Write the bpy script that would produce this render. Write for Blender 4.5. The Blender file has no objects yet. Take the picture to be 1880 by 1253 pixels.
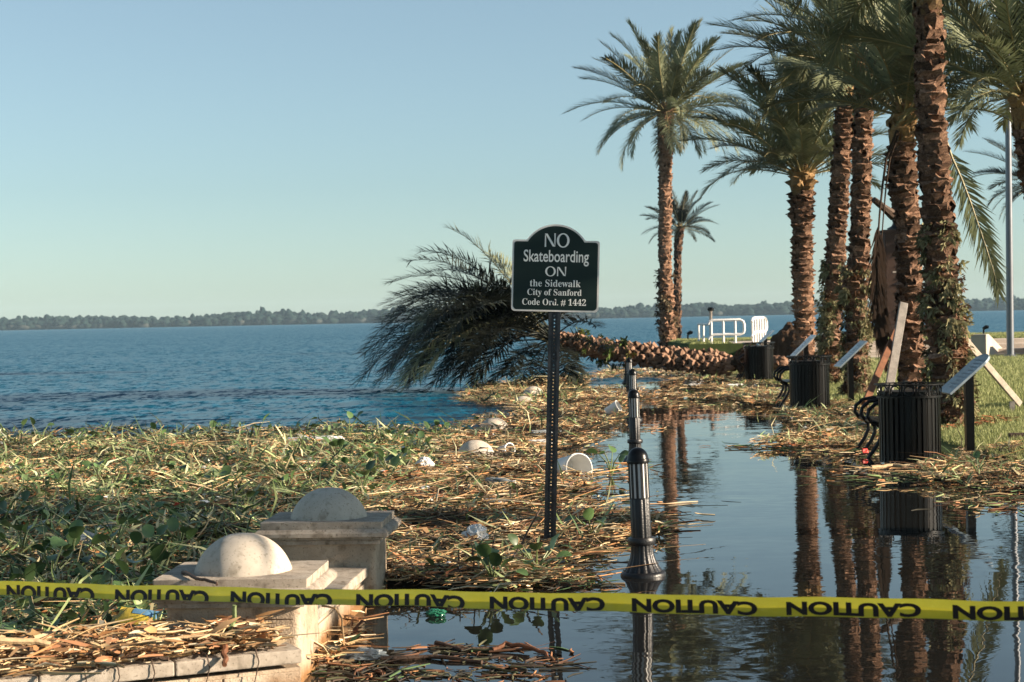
import bpy, bmesh, math, random
import numpy as np
from mathutils import Vector, Matrix, noise as mnoise

random.seed(7)
RNG = np.random.default_rng(11)
R = math.radians
SC = bpy.context.scene
COL = SC.collection
PI = math.pi

# ------------------------------------------------------------------ camera
FPX, CX, CY, CAMH = 3250.0, 940.0, 626.5, 1.68      # focal length in photo pixels, picture centre, eye height
ROLL, PITCH = R(-1.14), math.atan(40.8 / FPX)
cam = bpy.data.cameras.new('camera')
cam.sensor_width = 36.0
cam.lens = FPX * 36.0 / 1880.0
cam.clip_start, cam.clip_end = 0.1, 20000
cam.dof.use_dof = True
cam.dof.focus_distance = 12.3
cam.dof.aperture_fstop = 7.5
camo = bpy.data.objects.new('camera', cam)
CAMROT = Matrix.Rotation(PI / 2 - PITCH, 3, 'X') @ Matrix.Rotation(ROLL, 3, 'Z')
camo.matrix_world = Matrix.Translation((0, 0, CAMH)) @ CAMROT.to_4x4()
COL.objects.link(camo)
SC.camera = camo

# ------------------------------------------------------------------ sky and sun
SUN_EL, SUN_AZ = R(19), R(101)         # azimuth clockwise from the view axis (+Y)
world = bpy.data.worlds.new('World')
SC.world = world
world.use_nodes = True
wn, wl = world.node_tree.nodes, world.node_tree.links
sky = wn.new('ShaderNodeTexSky')
sky.sky_type = 'NISHITA'
sky.sun_disc = False
sky.sun_elevation, sky.sun_rotation = SUN_EL, SUN_AZ
sky.air_density, sky.dust_density, sky.ozone_density = 1.0, 0.3, 2.5
tint = wn.new('ShaderNodeMix')             # the photograph's cool grade of the whole sky
tint.data_type, tint.blend_type = 'RGBA', 'MULTIPLY'
tint.inputs[0].default_value = 1.0
tint.inputs[7].default_value = (0.79, 0.955, 0.99, 1)
sat = wn.new('ShaderNodeHueSaturation')
sat.inputs['Saturation'].default_value = 0.62
wl.new(sky.outputs[0], sat.inputs['Color'])
wl.new(sat.outputs[0], tint.inputs[6])
wl.new(tint.outputs[2], wn['Background'].inputs[0])
wn['Background'].inputs[1].default_value = 0.050
sun = bpy.data.lights.new('sun', 'SUN')
sun.energy, sun.angle, sun.color = 5.0, R(0.55), (1.0, 0.83, 0.64)
suno = bpy.data.objects.new('sun', sun)
sdir = Vector((math.sin(SUN_AZ) * math.cos(SUN_EL), math.cos(SUN_AZ) * math.cos(SUN_EL), math.sin(SUN_EL)))
suno.rotation_euler = sdir.to_track_quat('Z', 'Y').to_euler()
suno.location = (30, 0, 30)
COL.objects.link(suno)
SC.view_settings.view_transform = 'Standard'
SC.view_settings.look = 'None'
SC.view_settings.gamma = 1.0
SC.view_settings.use_curve_mapping = False
SC.view_settings.exposure = 1.52
SC.cycles.use_denoising = True
SC.cycles.max_bounces = 8
SC.cycles.transparent_max_bounces = 6


# ------------------------------------------------------------------ helpers
def ray(px, py):
    return CAMROT @ Vector(((px - CX) / FPX, -(py - CY) / FPX, -1.0))


def at(px, py, z=0.0):                       # point of the plane at height z
    d = ray(px, py)
    t = (z - CAMH) / d.z
    return Vector((d.x * t, d.y * t, z))


def atd(px, py, y):                          # point at distance y ahead of the eye
    d = ray(px, py)
    t = y / d.y
    return Vector((d.x * t, y, CAMH + d.z * t))


def mesh_np(name, verts, quads=None, tris=None, cols=None, smooth=False):
    verts = np.asarray(verts, dtype=np.float32).reshape(-1, 3)
    me = bpy.data.meshes.new(name)
    nq = 0 if quads is None else len(quads)
    nt = 0 if tris is None else len(tris)
    me.vertices.add(len(verts))
    me.vertices.foreach_set('co', verts.ravel())
    loops = []
    if nq:
        loops.append(np.asarray(quads, dtype=np.int32).ravel())
    if nt:
        loops.append(np.asarray(tris, dtype=np.int32).ravel())
    loops = np.concatenate(loops)
    me.loops.add(len(loops))
    me.loops.foreach_set('vertex_index', loops)
    me.polygons.add(nq + nt)
    st = np.concatenate([np.arange(nq) * 4, nq * 4 + np.arange(nt) * 3]).astype(np.int32)
    me.polygons.foreach_set('loop_start', st)
    me.update(calc_edges=True)
    me.validate()
    if cols is not None:
        a = me.color_attributes.new('Col', 'FLOAT_COLOR', 'POINT')
        c = np.ones((len(verts), 4), dtype=np.float32)
        c[:, :3] = cols
        a.data.foreach_set('color', c.ravel())
    if smooth:
        me.polygons.foreach_set('use_smooth', np.ones(nq + nt, dtype=bool))
    return me


class MB:
    """collects shapes for ONE mesh"""
    def __init__(self):
        self.v, self.f = [], []

    def add(self, vs, fs):
        o = len(self.v)
        self.v += [tuple(x) for x in vs]
        self.f += [tuple(i + o for i in f) for f in fs]
        return self

    def box(self, x0, x1, y0, y1, z0, z1, M=None):
        vs = [Vector((x, y, z)) for z in (z0, z1) for x, y in ((x0, y0), (x1, y0), (x1, y1), (x0, y1))]
        if M is not None:
            vs = [M @ v for v in vs]
        return self.add(vs, [(3, 2, 1, 0), (4, 5, 6, 7), (0, 1, 5, 4), (1, 2, 6, 5), (2, 3, 7, 6), (3, 0, 4, 7)])

    def bar(self, a, b, w, t, up=(0, 0, 1)):       # straight rectangular bar from a to b
        a, b = Vector(a), Vector(b)
        d = (b - a).normalized()
        s = d.cross(Vector(up))
        s = s.normalized() if s.length > 1e-4 else Vector((1, 0, 0))
        u = s.cross(d).normalized()
        vs = []
        for p in (a, b):
            for i, j in ((-1, -1), (1, -1), (1, 1), (-1, 1)):
                vs.append(p + s * (i * w / 2) + u * (j * t / 2))
        return self.add(vs, [(3, 2, 1, 0), (4, 5, 6, 7), (0, 1, 5, 4), (1, 2, 6, 5), (2, 3, 7, 6), (3, 0, 4, 7)])

    def tube(self, pts, rad, n=8, caps=True):
        pts = [Vector(p) for p in pts]
        rad = rad if isinstance(rad, (list, tuple)) else [rad] * len(pts)
        vs, fs = [], []
        ref = None
        for i, p in enumerate(pts):
            t = (pts[min(i + 1, len(pts) - 1)] - pts[max(i - 1, 0)]).normalized()
            if ref is None:
                ref = Vector((0, 0, 1)) if abs(t.z) < 0.9 else Vector((1, 0, 0))
            s = t.cross(ref).normalized()
            u = s.cross(t).normalized()
            ref = u
            for k in range(n):
                a = 2 * PI * k / n
                vs.append(p + s * (math.cos(a) * rad[i]) + u * (math.sin(a) * rad[i]))
        m = len(pts)
        for i in range(m - 1):
            for k in range(n):
                k2 = (k + 1) % n
                fs.append((i * n + k, i * n + k2, (i + 1) * n + k2, (i + 1) * n + k))
        if caps:
            fs.append(tuple(range(n))[::-1])
            fs.append(tuple((m - 1) * n + k for k in range(n)))
        return self.add(vs, fs)

    def lathe(self, prof, n=32, flute=None):       # prof: (r, z) bottom to top
        vs, fs = [], []
        for (r, z) in prof:
            for k in range(n):
                a = 2 * PI * k / n
                rr = r if flute is None else flute(r, z, a)
                vs.append((rr * math.cos(a), rr * math.sin(a), z))
        for i in range(len(prof) - 1):
            for k in range(n):
                k2 = (k + 1) % n
                fs.append((i * n + k, i * n + k2, (i + 1) * n + k2, (i + 1) * n + k))
        fs.append(tuple(range(n))[::-1])
        fs.append(tuple((len(prof) - 1) * n + k for k in range(n)))
        return self.add(vs, fs)

    def prism(self, outline, y0, y1):              # outline in x,z; extruded along y
        n = len(outline)
        vs = [(x, y0, z) for x, z in outline] + [(x, y1, z) for x, z in outline]
        fs = [tuple(range(n)), tuple(range(2 * n - 1, n - 1, -1))]
        for i in range(n):
            j = (i + 1) % n
            fs.append((j, i, i + n, j + n))
        return self.add(vs, fs)

    def mesh(self, name, smooth=False):
        me = bpy.data.meshes.new(name)
        me.from_pydata(self.v, [], self.f)
        me.validate()
        bm = bmesh.new()
        bm.from_mesh(me)
        bmesh.ops.recalc_face_normals(bm, faces=bm.faces)
        bm.to_mesh(me)
        bm.free()
        if smooth:
            me.polygons.foreach_set('use_smooth', np.ones(len(me.polygons), dtype=bool))
            me.set_sharp_from_angle(angle=R(38))
        return me


def put(name, me, mat, parent=None, loc=None, rot=None):
    o = bpy.data.objects.new(name, me)
    if mat is not None and not me.materials:
        me.materials.append(mat)
    COL.objects.link(o)
    if parent is not None:
        o.parent = parent
    if loc is not None:
        o.location = loc
    if rot is not None:
        o.rotation_euler = rot
    return o


def tag(o, label, cat, group=None):
    o['label'] = label
    o['category'] = cat
    if group:
        o['group'] = group
    return o


def thing(name, label, cat, loc=(0, 0, 0), rot=(0, 0, 0), group=None):
    o = bpy.data.objects.new(name, None)
    o.empty_display_size = 0.2
    COL.objects.link(o)
    o.location, o.rotation_euler = loc, rot
    return tag(o, label, cat, group)


def kind(o, k):
    o['kind'] = k
    return o


def copy_tree(o, parent=None):
    c = o.copy()
    COL.objects.link(c)
    c.parent = parent
    for ch in list(o.children):
        copy_tree(ch, c)
    return c


def bevel(o, w, seg=2):
    m = o.modifiers.new('bevel', 'BEVEL')
    m.width, m.segments, m.limit_method, m.angle_limit = w, seg, 'ANGLE', R(40)
    return o


# ------------------------------------------------------------------ materials
def mat(name, col, rough=0.7, spec=0.5, var=0.25, scale=8.0, bump=0.0, bscale=40.0, metal=0.0, col2=None, attr=False,
        trans=0.0, coord='Object', jitter=0.0, specks=0.0, waterline=False):
    m = bpy.data.materials.new(name)
    m.use_nodes = True
    n, l = m.node_tree.nodes, m.node_tree.links
    b = n['Principled BSDF']
    b.inputs['Roughness'].default_value = rough
    b.inputs['Metallic'].default_value = metal
    b.inputs['Specular IOR Level'].default_value = spec
    tc = n.new('ShaderNodeTexCoord')
    nz = n.new('ShaderNodeTexNoise')
    nz.inputs['Scale'].default_value = scale
    nz.inputs['Detail'].default_value = 6
    nz.inputs['Roughness'].default_value = 0.65
    l.new(tc.outputs[coord], nz.inputs['Vector'])
    ramp = n.new('ShaderNodeValToRGB')
    ramp.color_ramp.elements[0].position, ramp.color_ramp.elements[1].position = 0.3, 0.7
    c2 = col2 if col2 else tuple(c * (1 - var) for c in col)
    c1 = col if col2 else tuple(min(1, c * (1 + var * 0.6)) for c in col)
    ramp.color_ramp.elements[0].color = (*c2, 1)
    ramp.color_ramp.elements[1].color = (*c1, 1)
    l.new(nz.outputs['Fac'], ramp.inputs['Fac'])
    src = ramp.outputs['Color']
    if attr:
        at_ = n.new('ShaderNodeAttribute')
        at_.attribute_name = 'Col'
        mul = n.new('ShaderNodeMix')
        mul.data_type, mul.blend_type = 'RGBA', 'MULTIPLY'
        mul.inputs[0].default_value = 1.0
        l.new(at_.outputs['Color'], mul.inputs[6])
        l.new(src, mul.inputs[7])
        src = mul.outputs[2]
    def darken(src, fac, colour):
        mx_ = n.new('ShaderNodeMix')
        mx_.data_type, mx_.blend_type = 'RGBA', 'MULTIPLY'
        l.new(fac, mx_.inputs[0])
        l.new(src, mx_.inputs[6])
        mx_.inputs[7].default_value = (*colour, 1)
        return mx_.outputs[2]

    def mapped(sock, a, b_, c_, d_):
        mr_ = n.new('ShaderNodeMapRange')
        for nm, vv in (('From Min', a), ('From Max', b_), ('To Min', c_), ('To Max', d_)):
            mr_.inputs[nm].default_value = vv
        l.new(sock, mr_.inputs['Value'])
        return mr_.outputs[0]
    if specks:                                 # lichen specks and blotches of grime
        for sc_, lo_, hi_ in ((85.0, 0.60, 0.68), (16.0, 0.55, 0.72)):
            ns = n.new('ShaderNodeTexNoise')
            ns.inputs['Scale'].default_value = sc_
            ns.inputs['Detail'].default_value = 3
            l.new(tc.outputs[coord], ns.inputs['Vector'])
            src = darken(src, mapped(ns.outputs['Fac'], lo_, hi_, 0.0, specks), (0.42, 0.40, 0.36))
    if waterline:                              # tide mark: brown stain up to an uneven line above the water
        sx = n.new('ShaderNodeSeparateXYZ')
        l.new(tc.outputs[coord], sx.inputs[0])
        ad = n.new('ShaderNodeMath')
        ad.operation = 'MULTIPLY_ADD'
        l.new(nz.outputs['Fac'], ad.inputs[0])
        ad.inputs[1].default_value = 0.12
        l.new(sx.outputs['Z'], ad.inputs[2])
        src = darken(src, mapped(ad.outputs[0], 0.10, 0.19, 1.0, 0.0), (0.55, 0.36, 0.20))
    if jitter:
        oi = n.new('ShaderNodeObjectInfo')
        mr = n.new('ShaderNodeMapRange')
        mr.inputs['To Min'].default_value, mr.inputs['To Max'].default_value = 1 - jitter, 1 + jitter * 0.8
        l.new(oi.outputs['Random'], mr.inputs['Value'])
        mj = n.new('ShaderNodeVectorMath')
        mj.operation = 'SCALE'
        l.new(src, mj.inputs[0])
        l.new(mr.outputs[0], mj.inputs['Scale'])
        src = mj.outputs[0]
    l.new(src, b.inputs['Base Color'])
    if bump:
        nb = n.new('ShaderNodeTexNoise')
        nb.inputs['Scale'].default_value = bscale
        nb.inputs['Detail'].default_value = 5
        l.new(tc.outputs[coord], nb.inputs['Vector'])
        bp = n.new('ShaderNodeBump')
        bp.inputs['Strength'].default_value = bump
        bp.inputs['Distance'].default_value = 0.02
        l.new(nb.outputs['Fac'], bp.inputs['Height'])
        l.new(bp.outputs[0], b.inputs['Normal'])
    if trans:
        tr = n.new('ShaderNodeBsdfTranslucent')
        l.new(src, tr.inputs['Color'])
        mx = n.new('ShaderNodeMixShader')
        mx.inputs[0].default_value = trans
        l.new(b.outputs[0], mx.inputs[1])
        l.new(tr.outputs[0], mx.inputs[2])
        l.new(mx.outputs[0], n['Material Output'].inputs['Surface'])
    return m


M = {}
M['stone'] = mat('cast_stone', (0.46, 0.40, 0.33), 0.85, 0.2, 0.16, 11, 0.5, 330, col2=(0.25, 0.21, 0.165), specks=0.8)
M['stone_dome'] = mat('smooth_cast_stone', (0.55, 0.49, 0.41), 0.8, 0.2, 0.12, 7, 0.35, 420, col2=(0.43, 0.375, 0.305), specks=0.6)
M['render'] = mat('painted_render', (0.46, 0.375, 0.28), 0.85, 0.2, 0.2, 5, 0.4, 120, col2=(0.28, 0.21, 0.145), specks=0.7, waterline=True)
M['concrete'] = mat('pale_concrete', (0.47, 0.40, 0.33), 0.9, 0.3, 0.2, 1.5, 0.3, 30)
M['black'] = mat('black_coated_metal', (0.003, 0.003, 0.0033), 0.30, 0.22, 0.3, 9)
M['cast'] = mat('dark_cast_iron', (0.011, 0.011, 0.012), 0.40, 0.4, 0.5, 14, 0.15, 80)
M['lens'] = mat('frosted_lens', (0.55, 0.54, 0.52), 0.5, 0.5, 0.06, 10)
M['steel'] = mat('galvanised_steel', (0.055, 0.056, 0.060), 0.45, 0.5, 0.4, 20, metal=0.6)
M['signback'] = mat('sign_border', (0.80, 0.74, 0.68), 0.5, 0.5, 0.12, 12)
M['signgreen'] = mat('sign_green_face', (0.006, 0.020, 0.017), 0.55, 0.3, 0.2, 3)
M['signtext'] = mat('sign_lettering', (0.88, 0.86, 0.80), 0.6, 0.4, 0.06, 10)
M['tape'] = mat('yellow_tape', (0.68, 0.61, 0.06), 0.32, 0.5, 0.14, 5, 0.5, 16, trans=0.3)
M['tapetext'] = mat('tape_print', (0.022, 0.012, 0.010), 0.5, 0.4, 0.1, 10)
M['white_metal'] = mat('white_painted_metal', (0.75, 0.73, 0.70), 0.5, 0.5, 0.08, 6)
M['pole'] = mat('grey_pole_metal', (0.17, 0.18, 0.20), 0.4, 0.5, 0.15, 3, metal=0.5)
M['panel'] = mat('printed_panel', (0.30, 0.36, 0.40), 0.14, 0.9, 0.25, 7)
M['panelink'] = mat('panel_print', (0.10, 0.12, 0.14), 0.3, 0.5, 0.2, 20)
M['wood'] = mat('weathered_timber', (0.30, 0.27, 0.24), 0.8, 0.3, 0.35, 9, 0.3, 60)
M['redwood'] = mat('brown_timber', (0.16, 0.065, 0.03), 0.75, 0.3, 0.4, 9, 0.3, 60)
M['paletimber'] = mat('pale_timber', (0.42, 0.36, 0.29), 0.75, 0.3, 0.25, 9, 0.3, 60)
M['trunk'] = mat('palm_trunk_fibre', (0.085, 0.050, 0.030), 0.95, 0.2, 0.5, 14, 0.8, 50, col2=(0.03, 0.019, 0.012))
M['boot'] = mat('palm_leaf_base', (0.34, 0.205, 0.135), 0.95, 0.1, 0.5, 7, 0.9, 30, col2=(0.05, 0.026, 0.017), jitter=0.6)
M['bootpale'] = mat('palm_leaf_base_pale', (0.44, 0.27, 0.175), 0.95, 0.1, 0.5, 7, 0.9, 30, col2=(0.13, 0.07, 0.045), jitter=0.5)
M['bootcut'] = mat('cut_leaf_base', (0.40, 0.25, 0.17), 0.95, 0.1, 0.5, 5, 0.8, 30, col2=(0.13, 0.075, 0.05), jitter=0.6)
M['stub'] = mat('fresh_leaf_stub', (0.33, 0.22, 0.09), 0.8, 0.3, 0.5, 12, 0.4, 40, col2=(0.20, 0.10, 0.045), jitter=0.4)
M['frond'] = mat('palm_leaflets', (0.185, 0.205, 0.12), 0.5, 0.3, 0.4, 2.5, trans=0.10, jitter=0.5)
M['frond_dark'] = mat('palm_leaflets_dark', (0.026, 0.031, 0.021), 0.5, 0.25, 0.35, 2.5, trans=0.05, jitter=0.5)  # darkened copy of the leaflets; the fallen crown's shade is in this colour
M['frond_dead'] = mat('dead_palm_leaflets', (0.045, 0.027, 0.017), 0.85, 0.2, 0.4, 3, trans=0.1)
M['frond_green'] = mat('palm_leaflets_green', (0.115, 0.13, 0.05), 0.45, 0.5, 0.3, 1.2, trans=0.2)
M['rachis'] = mat('palm_leaf_stalk', (0.26, 0.22, 0.10), 0.6, 0.4, 0.3, 3)
M['moss'] = mat('trunk_fern', (1, 1, 1), 0.9, 0.2, 0.2, 5, attr=True, trans=0.25)
M['litter'] = mat('floating_litter', (0.95, 0.95, 0.95), 0.75, 0.35, 0.25, 9, attr=True)
M['blade'] = mat('green_blades', (0.95, 0.95, 0.95), 0.5, 0.5, 0.25, 9, attr=True, trans=0.18)
M['mat'] = mat('debris_underlayer', (0.035, 0.026, 0.016), 0.95, 0.1, 0.6, 9, 0.8, 25, col2=(0.012, 0.011, 0.008))  # debris sheet coloured near black so gaps between pieces read as shadow
M['leaf'] = mat('hyacinth_leaf', (0.085, 0.15, 0.05), 0.35, 0.6, 0.3, 6, trans=0.15, jitter=0.45)
M['petiole'] = mat('hyacinth_stalk', (0.13, 0.17, 0.06), 0.5, 0.5, 0.3, 6, jitter=0.4)
M['grass'] = mat('lawn_blades', (1, 1, 1), 0.7, 0.3, 0.15, 2, attr=True, trans=0.2)
M['lawn'] = mat('lawn_soil', (0.075, 0.10, 0.032), 0.95, 0.1, 0.4, 4, col2=(0.04, 0.055, 0.02))
M['mulch'] = mat('mulch', (1, 1, 1), 0.9, 0.2, 0.2, 8, attr=True)
M['foam'] = mat('white_foam', (0.72, 0.72, 0.70), 0.8, 0.3, 0.12, 14, 0.8, 60)
M['plastic'] = mat('white_plastic', (0.70, 0.70, 0.68), 0.4, 0.5, 0.08, 6, trans=0.2)
M['bluegrey'] = mat('grey_plastic', (0.24, 0.27, 0.28), 0.45, 0.5, 0.2, 6)
M['yellow'] = mat('yellow_bag', (0.50, 0.37, 0.05), 0.4, 0.5, 0.2, 8, 0.4, 20)
M['bluep'] = mat('blue_bag_print', (0.10, 0.22, 0.36), 0.4, 0.5, 0.3, 8)
M['greenp'] = mat('green_bottle', (0.02, 0.14, 0.08), 0.2, 0.6, 0.2, 8)
M['red'] = mat('red_scrap', (0.42, 0.03, 0.02), 0.5, 0.5, 0.2, 8)
M['stick'] = mat('wet_bark', (0.07, 0.040, 0.024), 0.7, 0.4, 0.5, 10, 0.5, 50)
M['drystalk'] = mat('dry_stalk', (0.42, 0.30, 0.17), 0.75, 0.3, 0.35, 10, 0.3, 40, jitter=0.3)
M['brownstone'] = mat('brown_stone', (0.060, 0.036, 0.027), 0.9, 0.2, 0.25, 4, 0.3, 30)
M['soil'] = mat('root_soil', (0.07, 0.042, 0.026), 0.95, 0.1, 0.5, 5, 1.0, 18)
M['far'] = mat('far_trees', (1, 1, 1), 0.95, 0.1, 0.2, 0.1, attr=True)


def water_mat(name, body, layers, rough, calm=None, spec=0.5):
    """layers: (x scale, y scale, noise scale, slope, detail); the waves tilt the surface normal directly, so far water stays choppy"""
    m = bpy.data.materials.new(name)
    m.use_nodes = True
    n, l = m.node_tree.nodes, m.node_tree.links
    b = n['Principled BSDF']
    b.inputs['Base Color'].default_value = (*body, 1)
    b.inputs['Roughness'].default_value = rough
    b.inputs['IOR'].default_value = 1.33
    b.inputs['Specular IOR Level'].default_value = spec
    tc = n.new('ShaderNodeTexCoord')
    acc = None

    def vm(op, a, b_):
        v = n.new('ShaderNodeVectorMath')
        v.operation = op
        for k, x in ((0, a), (1, b_)):
            if isinstance(x, tuple):
                v.inputs[k].default_value = x
            else:
                l.new(x, v.inputs[k])
        return v.outputs[0]
    for (sx, sy, sc_, slope, det) in layers:
        mp = n.new('ShaderNodeMapping')
        mp.inputs['Scale'].default_value = (sx, sy, 1)
        l.new(tc.outputs['Object'], mp.inputs['Vector'])
        nz = n.new('ShaderNodeTexNoise')
        nz.inputs['Scale'].default_value = sc_
        nz.inputs['Detail'].default_value = det
        l.new(mp.outputs[0], nz.inputs['Vector'])
        d = vm('SUBTRACT', nz.outputs['Color'], (0.5, 0.5, 0.5))
        d = vm('MULTIPLY', d, (slope * 0.6, slope, 0))
        acc = d if acc is None else vm('ADD', acc, d)
    if calm:                                   # patches of ruffled and of still water
        nz = n.new('ShaderNodeTexNoise')
        nz.inputs['Scale'].default_value = calm[0]
        nz.inputs['Detail'].default_value = 2
        l.new(tc.outputs['Object'], nz.inputs['Vector'])
        mr = n.new('ShaderNodeMapRange')
        mr.inputs['From Min'].default_value, mr.inputs['From Max'].default_value = 0.38, 0.62
        mr.inputs['To Min'].default_value, mr.inputs['To Max'].default_value = calm[1], calm[2]
        l.new(nz.outputs['Fac'], mr.inputs['Value'])
        v = n.new('ShaderNodeVectorMath')
        v.operation = 'SCALE'
        l.new(acc, v.inputs[0])
        l.new(mr.outputs[0], v.inputs['Scale'])
        acc = v.outputs[0]
    nn = vm('ADD', acc, (0.0, 0.0, 1.0))
    v = n.new('ShaderNodeVectorMath')
    v.operation = 'NORMALIZE'
    l.new(nn, v.inputs[0])
    l.new(v.outputs[0], b.inputs['Normal'])
    return m


M['lake'] = water_mat('lake_water', (0.006, 0.075, 0.130), [(1.7, 0.45, 6.0, 3.0, 3), (1.1, 0.5, 2.2, 2.6, 2), (0.4, 0.6, 0.2, 0.3, 2)], 0.29, (0.05, 0.85, 1.15), 0.35)
M['flood'] = water_mat('flood_water', (0.010, 0.010, 0.009), [(0.8, 1.6, 7.0, 0.030, 2), (0.7, 1.6, 1.6, 0.022, 2)], 0.01, (0.35, 0.25, 1.5))

# ================================================================== SETTING
YAW = 0.057                        # the seawall and the walkway run this far right per metre ahead
WYAW = -math.atan(YAW)


def wallx(y):
    return -1.72 + YAW * y


# ---- water: the lake left of and beyond the seawall, the flooded walkway right of it
def sheet(name, poly, m):
    me = bpy.data.meshes.new(name)
    me.from_pydata([(x, y, 0.0) for x, y in poly], [], [tuple(range(len(poly)))])
    return kind(put(name, me, m), 'structure')


sheet('lake', [(wallx(-30), -30), (wallx(42), 42), (5.0, 47), (5.0, 62), (70, 62), (900, 200), (2400, 400), (2400, 2550), (-2400, 2550), (-2400, -30)], M['lake'])
sheet('flood_water', [(wallx(-30), -30), (30, -30), (30, 42), (5.0, 47), (wallx(42), 42)], M['flood'])
bed = bpy.data.meshes.new('ground')
bed.from_pydata([(-2400, -50, -1.2), (2400, -50, -1.2), (2400, 2550, -1.2), (-2400, 2550, -1.2)], [], [(0, 1, 2, 3)])
kind(put('ground', bed, M['mat']), 'structure')


# ---- lawn
def lawn_z(x, y):
    t = min(max((x - 4.7 - 0.022 * (y - 19)) / 3.0, 0.0), 1.0)
    return -0.10 + 0.30 * math.sqrt(t) + 0.004 * max(min(y, 50) - 19, 0) * t


vs, qs = [], []
XS = np.concatenate([np.linspace(4.3, 9, 24), np.linspace(9.6, 40, 16)])
YS = np.linspace(2, 51.2, 60)
for y in YS:
    for x in XS:
        xx = x + 0.022 * (y - 19)
        vs.append((xx, y, lawn_z(xx, y) if x > 4.31 else -0.5))
nx = len(XS)
qs = [(j * nx + i, j * nx + i + 1, (j + 1) * nx + i + 1, (j + 1) * nx + i) for j in range(len(YS) - 1) for i in range(nx - 1)]
kind(put('lawn', mesh_np('lawn', vs, qs, smooth=True), M['lawn']), 'structure')


def blades(name, pts, h, w, c1, c2, material, label=None):
    n = len(pts)
    a = RNG.uniform(0, 2 * PI, n)
    hh = h * RNG.uniform(0.6, 1.3, n)
    lean = RNG.normal(0, 0.35, (n, 2)) * hh[:, None]
    v = np.zeros((n, 3, 3))
    v[:, 0] = pts
    v[:, 1] = pts
    v[:, 0, 0] -= np.cos(a) * w / 2
    v[:, 0, 1] -= np.sin(a) * w / 2
    v[:, 1, 0] += np.cos(a) * w / 2
    v[:, 1, 1] += np.sin(a) * w / 2
    v[:, 2] = pts
    v[:, 2, :2] += lean
    v[:, 2, 2] += hh
    t = RNG.uniform(0, 1, (n, 1))
    c = np.asarray(c1) * (1 - t) + np.asarray(c2) * t
    me = mesh_np(name, v.reshape(-1, 3), tris=np.arange(n * 3).reshape(-1, 3), cols=np.repeat(c, 3, axis=0))
    return kind(put(name, me, material), 'stuff')


n = 130000
yy = 18.0 + 33.0 * RNG.uniform(0, 1, n) ** 1.5
xx = 5.1 + 0.022 * (yy - 19) + RNG.uniform(0, 1, n) ** 1.2 * (0.30 * yy + 1.0 - 5.1 + 0.8)
pts = np.array([(x, y, lawn_z(x, y) - 0.005) for x, y in zip(xx, yy)])
pts = pts[pts[:, 2] > 0.03]
blades('lawn_grass', pts, 0.075, 0.016, (0.24, 0.28, 0.095), (0.36, 0.37, 0.16), M['grass'])

# ---- steps, upper lawn and plaza behind the lawn
Z1 = 0.80
UX0 = 5.35
up = MB().box(UX0, 70, 53.6, 64, -1.1, Z1).mesh('upper_lawn')
kind(put('upper_lawn', up, M['lawn']), 'structure')
n = 45000
yy = RNG.uniform(53.7, 63.9, n)
xx = RNG.uniform(UX0 + 0.05, 21, n)
gp = np.stack([xx, yy, np.full(n, Z1 - 0.004)], 1)
p0, p1 = atd(1330, 640, 56).x, atd(1500, 640, 56).x
gp = gp[~((gp[:, 0] > p0) & (gp[:, 0] < p1) & (gp[:, 1] < 57.5))]
blades('upper_lawn_grass', gp, 0.07, 0.028, (0.24, 0.28, 0.095), (0.36, 0.37, 0.16), M['grass'])
plaza = MB().box(p0, p1, 53.7, 57.5, Z1 - 0.2, Z1 + 0.012).mesh('plaza')
kind(put('plaza', plaza, M['concrete']), 'structure')
steps = thing('concrete_steps', 'long pale concrete steps across the back of the lawn', 'steps', (13, 51.2, 0))
for i in range(4):
    z = lawn_z(12, 51) + 0.0
    h = (Z1 - 0.25) / 4
    o = put('step', MB().box(-5.6, 50, i * 0.6, 2.396, 0.25 + h * (i - 1) - (0.6 if i == 0 else 0) + 0.004, 0.25 + h * (i + 1) - 0.006 * (i == 3)).mesh('step'), M['concrete'], steps)
    bevel(o, 0.02)
for i, px in enumerate((1790, 1893)):
    p = atd(px, 640, 51.0)
    lab = ('sloping concrete cheek wall left of the tall grey pole', 'sloping concrete cheek wall at the right edge of the steps')[i]
    w = MB().prism([(0, -0.3), (0, 0.92), (0.35, 0.92), (2.7, 0.30), (2.7, -0.3)], -0.22, 0.22).mesh('cheek_wall')
    o = put('cheek_wall', w, M['concrete'], None, (p.x, 50.6, 0.05), (0, 0, R(62)))
    tag(bevel(o, 0.02), lab, 'wall')

# ---- far shore
def blob_template():
    bm = bmesh.new()
    bmesh.ops.create_icosphere(bm, subdivisions=2, radius=1)
    v = np.array([x.co[:] for x in bm.verts])
    f = np.array([[q.index for q in p.verts] for p in bm.faces])
    bm.free()
    return v, f


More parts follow.
